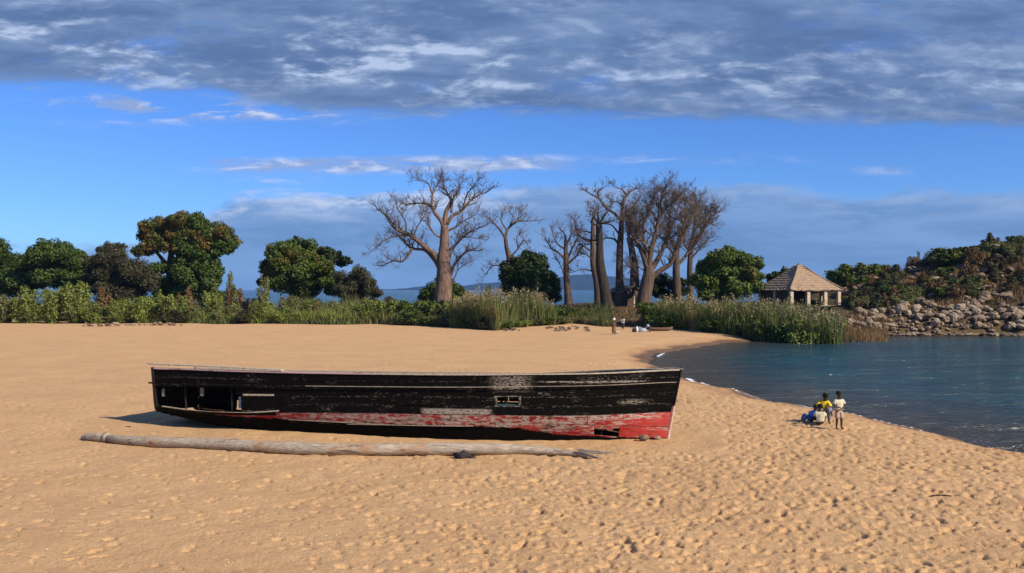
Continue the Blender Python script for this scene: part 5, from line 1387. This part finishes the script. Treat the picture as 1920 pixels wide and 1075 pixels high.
# ================================================================== people
SKIN = plain('dark_skin', (0.060, 0.030, 0.020), .5, (0.045, 0.023, 0.016), 8, .4)
HAIR = plain('black_hair', (0.008, 0.007, 0.006), .9)
def skin_mesh(name, verts, edges, rad, mat, sub=2, root=0):
    me = bpy.data.meshes.new(name); me.from_pydata([tuple(v) for v in verts], edges, []); me.update()
    o = bpy.data.objects.new(name, me); COL.objects.link(o)
    sk = o.modifiers.new('skin', 'SKIN'); sk.use_smooth_shade = True
    layer = me.skin_vertices[0] if len(me.skin_vertices) else None
    if layer is None:
        bpy.context.view_layer.objects.active = o
        import bmesh
        bm = bmesh.new(); bm.from_mesh(me); bm.verts.layers.skin.verify(); bm.to_mesh(me); bm.free(); layer = me.skin_vertices[0]
    for i, r in enumerate(rad):
        layer.data[i].radius = r if hasattr(r, '__len__') else (r, r)
        layer.data[i].use_root = (i == root)
    ss = o.modifiers.new('sub', 'SUBSURF'); ss.levels = sub; ss.render_levels = sub
    dg = bpy.context.evaluated_depsgraph_get(); em = bpy.data.meshes.new_from_object(o.evaluated_get(dg))
    bpy.data.objects.remove(o); em.name = name
    em.materials.clear(); em.materials.append(mat); 
    em.polygons.foreach_set('use_smooth', np.ones(len(em.polygons), dtype=bool))
    return em
def person(label, loc, rz, J, clothes, hgt=1.25, hair=True, group=None, extra=None):
    """J: joints in metres for a 1.25 m child, scaled; x right, y forward (-y is the way it faces), z up"""
    k = hgt/1.25; J = {a: Vector(b)*k for a, b in J.items()}
    e = empty('person', loc, rz); tag(e, label, 'person', group)
    V = []; E = []; Rr = []; ix = {}
    def add(nm, p, r, link=None):
        ix[nm] = len(V); V.append(p); Rr.append(r if hasattr(r, '__len__') else (r, r))
        if link is not None: E.append((ix[link], ix[nm]))
    ch = J['chest']; pe = J['pelvis']; ne = J['neck']; hd = J['head']
    add('pelvis', pe, (.095*k, .075*k)); add('waist', (pe+ch)/2, (.078*k, .062*k), 'pelvis'); add('chest', ch, (.095*k, .072*k), 'waist')
    add('neck', ne, .038*k, 'chest'); add('jaw', ne+(hd-ne)*.45, .052*k, 'neck'); add('head', hd, (.078*k, .088*k), 'jaw'); add('crown', hd+(hd-ne).normalized()*.055*k, .062*k, 'head')
    for s in ('l', 'r'):
        add('sh'+s, J['sh'+s], .040*k, 'chest'); add('el'+s, J['el'+s], .027*k, 'sh'+s); add('wr'+s, J['wr'+s], .020*k, 'el'+s)
        dv = (J['wr'+s]-J['el'+s]).normalized(); palm = J['wr'+s]+dv*.045*k; add('pa'+s, palm, (.024*k, .014*k), 'wr'+s)
        add('hp'+s, pe+(J['kn'+s]-pe)*.18+Vector((J['hpx']*(1 if s == 'r' else -1)*1.0, 0, 0)) if isinstance(J.get('hpx'), float) else J['hp'+s], .066*k, 'pelvis')
        add('kn'+s, J['kn'+s], .044*k, 'hp'+s); add('an'+s, J['an'+s], .028*k, 'kn'+s); add('hl'+s, J['an'+s]+(J['to'+s]-J['an'+s])*.35, .030*k, 'an'+s); add('to'+s, J['to'+s], (.030*k, .016*k), 'hl'+s)
    body = skin_mesh('body', V, E, Rr, SKIN, 2)
    # fingers, nose, ears joined to the one body mesh
    mb = MB(); 
    for s in ('l', 'r'):
        dv = (J['wr'+s]-J['el'+s]).normalized(); side = dv.cross(Vector((0, 0, 1))); side = side.normalized() if side.length > .1 else Vector((1, 0, 0)); up = side.cross(dv).normalized()
        palm = J['wr'+s]+dv*.045*k
        for f, L in enumerate((.040, .046, .043, .034)):
            a = palm+side*(f-1.5)*.0125*k+dv*.008*k; mb.tube([a, a+dv*L*.55*k-up*.004*k, a+dv*L*.85*k-up*.02*k], [.0068*k, .0062*k, .0045*k], 5)
        a = J['wr'+s]+dv*.015*k-side*.018*k; mb.tube([a, a+dv*.02*k-side*.022*k, a+dv*.042*k-side*.026*k], [.008*k, .007*k, .005*k], 5)
    nV = len(body.vertices); bv = [tuple(v.co) for v in body.vertices]+mb.V; bf = [tuple(p.vertices) for p in body.polygons]+[tuple(i+nV for i in f) for f in mb.F]
    # face features
    fwd = J['face'].normalized(); upv = (hd-ne).normalized(); rt = fwd.cross(upv).normalized(); fb = MB()
    c = hd-upv*.005*k
    fb.tube([c+fwd*.078*k+upv*.010*k, c+fwd*.098*k-upv*.018*k, c+fwd*.082*k-upv*.024*k], [.008*k, .015*k, .010*k], 6)
    for sg in (-1, 1): fb.tube([c+rt*sg*.074*k+upv*.018*k, c+rt*sg*.090*k, c+rt*sg*.074*k-upv*.022*k], [.010*k, .014*k, .009*k], 6)
    fb.tube([c+fwd*.080*k-upv*.045*k-rt*.022*k, c+fwd*.088*k-upv*.045*k, c+fwd*.080*k-upv*.045*k+rt*.022*k], [.006*k, .010*k, .006*k], 5)
    n2 = len(bv); bv += fb.V; bf += [tuple(i+n2 for i in f) for f in fb.F]
    obj('body', mesh('body', bv, bf, SKIN, True), e)
    for sg in (-1, 1):
        V_, F_ = lump('eye', 6, 8, (.006*k,)*3, 1, 0.0); q = c+fwd*.074*k+upv*.014*k+rt*sg*.028*k
        obj('eye', mesh('eye', [Vector(v)+q for v in V_], F_, plain('eye_white', (.6, .58, .55), .3) if 'eye_white' not in MATS else MATS['eye_white'], True), e)
    if hair:
        V_, F_ = lump('hair', 12, 16, (.090*k, .098*k, .078*k), 3, .16, 5); q = hd+upv*.036*k-fwd*.016*k
        obj('hair', mesh('hair', [Vector(v)+q for v in V_], F_, HAIR, True), e)
    for nm, mat, kind in clothes:
        if kind == 'shirt':
            V = [pe+(ch-pe)*.15, (pe+ch)/2, ch, ch+(ne-ch)*.55]; Rr = [(.145*k, .118*k), (.135*k, .105*k), (.135*k, .105*k), (.055*k, .055*k)]; E = [(0, 1), (1, 2), (2, 3)]
            for s in ('l', 'r'):
                b = len(V); V += [J['sh'+s], J['sh'+s]+(J['el'+s]-J['sh'+s])*.72]; Rr += [(.070*k, .068*k), (.064*k, .064*k)]; E += [(2, b), (b, b+1)]
            obj(nm, skin_mesh(nm, V, E, Rr, mat, 2, 1), e)
        elif kind in ('shorts', 'trousers'):
            f = .95 if kind == 'shorts' else 1.0
            V = [pe+(ch-pe)*.22, pe]; Rr = [(.108*k, .088*k), (.118*k, .094*k)]; E = [(0, 1)]
            for s in ('l', 'r'):
                b = len(V); V += [J['hp'+s], J['hp'+s]+(J['kn'+s]-J['hp'+s])*f]; Rr += [(.092*k, .092*k), (.086*k, .086*k)]; E += [(1, b), (b, b+1)]
                if kind == 'trousers': V.append(J['kn'+s]+(J['an'+s]-J['kn'+s])*.85); Rr.append((.052*k, .052*k)); E.append((b+1, b+2))
            obj(nm, skin_mesh(nm, V, E, Rr, mat, 2, 1), e)
        elif kind == 'wrap':
            V = [ch+(ne-ch)*.1, (pe+ch)/2, pe, (J['knl']+J['knr'])/2, (J['anl']+J['anr'])/2+Vector((0, 0, .06))]; Rr = [(.14*k, .11*k), (.13*k, .11*k), (.17*k, .13*k), (.18*k, .15*k), (.17*k, .15*k)]; E = [(i, i+1) for i in range(4)]
            obj(nm, skin_mesh(nm, V, E, Rr, mat, 2, 2), e)
        elif kind == 'scarf':
            V_, F_ = lump('scarf', 10, 14, (.105*k, .11*k, .12*k), 6, .15, 3); q = hd+upv*.05*k
            obj(nm, mesh(nm, [Vector(v)+q for v in V_], F_, mat, True), e)
    return e
CREAM = plain('cream_shirt', (.66, .60, .42), .85, (.50, .45, .31), 12); KHAKI = plain('tan_shorts', (.48, .36, .27), .85, (.38, .29, .22), 9)
YELL = plain('yellow_shirt', (.80, .56, .03), .8, (.70, .48, .03), 9); BLUE = plain('blue_cloth', (.07, .24, .55), .8, (.12, .36, .68), 7); DENIM = plain('denim_cloth', (.05, .11, .24), .85, (.09, .20, .42), 5); GREY = plain('grey_trousers', (.16, .17, .19), .85, (.24, .25, .28), 8)
WHITE = plain('white_cloth', (.78, .76, .70), .85, (.66, .64, .58), 9); BROWNW = plain('brown_wrap', (.13, .085, .04), .85, (.20, .13, .06), 6); DARKC = plain('dark_cloth', (.04, .032, .03), .85, (.07, .055, .05), 7); LBLUE = plain('pale_blue_cloth', (.45, .5, .55), .85, (.3, .36, .42), 7)
stand = dict(pelvis=(0,0,.62), chest=(0,0,.87), neck=(0,0,1.00), head=(0,-.015,1.13), face=(.55,-.85,-.05),
  shl=(-.125,0,.93), shr=(.125,0,.93), ell=(-.20,-.03,.75), elr=(.20,-.03,.75), wrl=(-.07,-.15,.72), wrr=(.06,-.17,.72),
  hpl=(-.062,0,.57), hpr=(.062,0,.57), knl=(-.078,-.03,.32), knr=(.075,-.02,.32), anl=(-.085,.01,.055), anr=(.085,.0,.055), tol=(-.10,-.11,.02), tor=(.10,-.12,.02))
def P3(px, py, zoff=0.0):   # ground point under a pixel
    x, y = px2xy(px, py, -.05); z = gz(x, y); x, y = px2xy(px, py, z); return (x, y, gz(x, y)+zoff)
person('child standing at the water in a cream shirt and tan shorts, hands together', P3(1573, 805), 0.15, stand, [('shirt', CREAM, 'shirt'), ('shorts', KHAKI, 'shorts')], 1.25)
# crouching child in yellow behind the group, looking right and down
crouch = dict(pelvis=(0,.10,.30), chest=(.02,-.02,.56), neck=(.03,-.06,.69), head=(.06,-.11,.80), face=(.8,-.5,-.35),
  shl=(-.11,-.02,.62), shr=(.14,-.03,.62), ell=(-.20,-.16,.44), elr=(.22,-.17,.44), wrl=(-.12,-.30,.32), wrr=(.19,-.34,.32),
  hpl=(-.09,.05,.29), hpr=(.09,.05,.29), knl=(-.14,-.26,.46), knr=(.15,-.26,.46), anl=(-.13,-.14,.06), anr=(.14,-.14,.06), tol=(-.14,-.27,.02), tor=(.16,-.27,.02))
person('child in a bright yellow shirt crouching at the back of the seated group', P3(1543, 793), -.15, crouch, [('shirt', YELL, 'shirt'), ('trousers', GREY, 'trousers')], 1.42)
# child sitting on the sand, back to the viewer
sit = dict(pelvis=(0,0,.09), chest=(0,-.03,.33), neck=(0,-.06,.45), head=(0,-.09,.57), face=(.1,-1,-.3),
  shl=(-.12,-.03,.38), shr=(.12,-.03,.38), ell=(-.19,-.17,.24), elr=(.19,-.17,.24), wrl=(-.12,-.33,.24), wrr=(.12,-.33,.24),
  hpl=(-.07,-.05,.09), hpr=(.07,-.05,.09), knl=(-.13,-.32,.28), knr=(.13,-.32,.28), anl=(-.08,-.46,.05), anr=(.08,-.46,.05), tol=(-.09,-.58,.02), tor=(.09,-.58,.02))
person('child in a cream shirt sitting with its back to us before the yellow one', P3(1538, 797), math.pi-.25, sit, [('shirt', CREAM, 'shirt'), ('shorts', DARKC, 'shorts')], 1.28)
lean = dict(pelvis=(0,0,.09), chest=(.10,.06,.30), neck=(.15,.07,.41), head=(.19,.06,.52), face=(.6,-.7,-.2),
  shl=(.02,.10,.36), shr=(.20,-.02,.34), ell=(.0,.26,.24), elr=(.30,-.14,.22), wrl=(.03,.34,.04), wrr=(.22,-.28,.20),
  hpl=(-.05,.05,.09), hpr=(-.03,-.06,.09), knl=(-.26,.06,.26), knr=(-.24,-.12,.20), anl=(-.40,.02,.06), anr=(-.46,-.16,.05), tol=(-.50,.0,.02), tor=(-.57,-.19,.03))
person('child in bright blue clothes leaning at the left of the group, feet out left', P3(1522, 791), .1, lean, [('shirt', BLUE, 'shirt'), ('trousers', DENIM, 'trousers')], 1.15)
# far figures by the bank
up = dict(stand); up['face'] = (0, -1, -.1)
person('woman far off in a brown wrap with a white bundle on her head', P3(1151, 627), .2, up, [('wrap', BROWNW, 'wrap'), ('head_bundle', WHITE, 'scarf')], 1.62, group=None)
bend = dict(stand); bend.update(chest=(.02,-.06,.86), neck=(.03,-.10,.98), head=(.04,-.15,1.10), shl=(-.10,-.07,.92), shr=(.15,-.07,.92), ell=(-.18,-.15,.76), elr=(.20,-.15,.76), wrl=(-.12,-.28,.68), wrr=(.15,-.28,.68))
person('far figure in a white shirt and dark trousers walking beside the woman in brown', P3(1168, 618), -.6, bend, [('shirt', WHITE, 'shirt'), ('trousers', DARKC, 'trousers')], 1.5)
person('far figure in pale clothes crouching at the right of the grey bundle heap', P3(1214, 623), 1.2, crouch, [('shirt', LBLUE, 'shirt'), ('trousers', DARKC, 'trousers')], 1.5)
# white basin beside the woman, heap of net bundles, dugout
x, y, z = P3(1155, 625); e = empty('basin', (x, y-.3, z)); tag(e, 'round white basin on the sand at the feet of the brown wrapped woman', 'basin')
mb = MB(); prof = [(.16,0),(.27,.17),(.31,.2),(.30,.21),(.25,.17),(.14,.03)]
for r_, z_ in prof:
    for j in range(14): mb.V.append((math.cos(6.283*j/14)*r_, math.sin(6.283*j/14)*r_, z_))
for i in range(5):
    for j in range(14): mb.F.append((i*14+j, i*14+(j+1) % 14, (i+1)*14+(j+1) % 14, (i+1)*14+j))
mb.F.append(tuple(range(13, -1, -1))); mb.F.append(tuple(70+j for j in range(14))); mb.build('bowl', WHITE, e, True)
mb = MB(); mb.tube([(math.cos(a)*.31, math.sin(a)*.31, .205) for a in np.linspace(0, 6.283, 20)], .014, 5); mb.build('rim', WHITE, e, True)
for i, (px, w, h_, mt, lab) in enumerate([(1190, .55, .45, DARKC, 'dark sack at the left end of the net heap'), (1194, .35, .6, WHITE, 'upright white sack in the net heap'), (1199, .7, .55, GREY, 'grey sack in the net heap'), (1206, 1.0, .42, LBLUE, 'pale folded net in the heap beside the crouching figure')]):
    x, y, z = P3(px, 623); V, F = lump('sack', 9, 12, (w*.5, .3, h_*.6), 20+i, .3, 2.4)
    o = obj('sack' if i < 3 else 'fishing_net', mesh('sack', [Vector(v)+Vector((0, 0, h_*.42)) for v in V], F, mt, True), None, (x, y, z)); tag(o, lab, 'sack' if i < 3 else 'net')
def dugout(px, py, L, rz, label):
    x, y, z = P3(px, py); e = empty('dugout_canoe', (x, y, z), rz); tag(e, label, 'canoe')
    M_ = plain('dugout_wood', (.16, .085, .05), .85, (.10, .06, .04), 5); n_ = 12; V = []; F = []
    for i in range(n_+1):
        t = i/n_*2-1; w = .38*(1-abs(t)**3)+.02; zz = .05+.12*t**4; h = .36+.12*t**4
        V += [(t*L/2, -w, h), (t*L/2, -w*.8, zz), (t*L/2, 0, zz-.05), (t*L/2, w*.8, zz), (t*L/2, w, h), (t*L/2, w*.85, h), (t*L/2, w*.6, zz+.07), (t*L/2, 0, zz+.03), (t*L/2, -w*.6, zz+.07), (t*L/2, -w*.85, h)]
    for i in range(n_):
        for k in range(10): F.append((i*10+k, (i+1)*10+k, (i+1)*10+(k+1) % 10, i*10+(k+1) % 10))
    F += [tuple(range(10)), tuple(n_*10+k for k in range(9, -1, -1))]
    obj('hull', mesh('hull', V, F, M_, True), e)
    for t in (-.5, .35):
        mb = MB(); mb.box((t*L/2-.08, -.30, .30), (t*L/2+.08, .30, .34)); mb.build('thwart', M_, e)
dugout(1238, 620.5, 2.7, .06, 'red brown dugout canoe drawn up right of the crouching far figure')
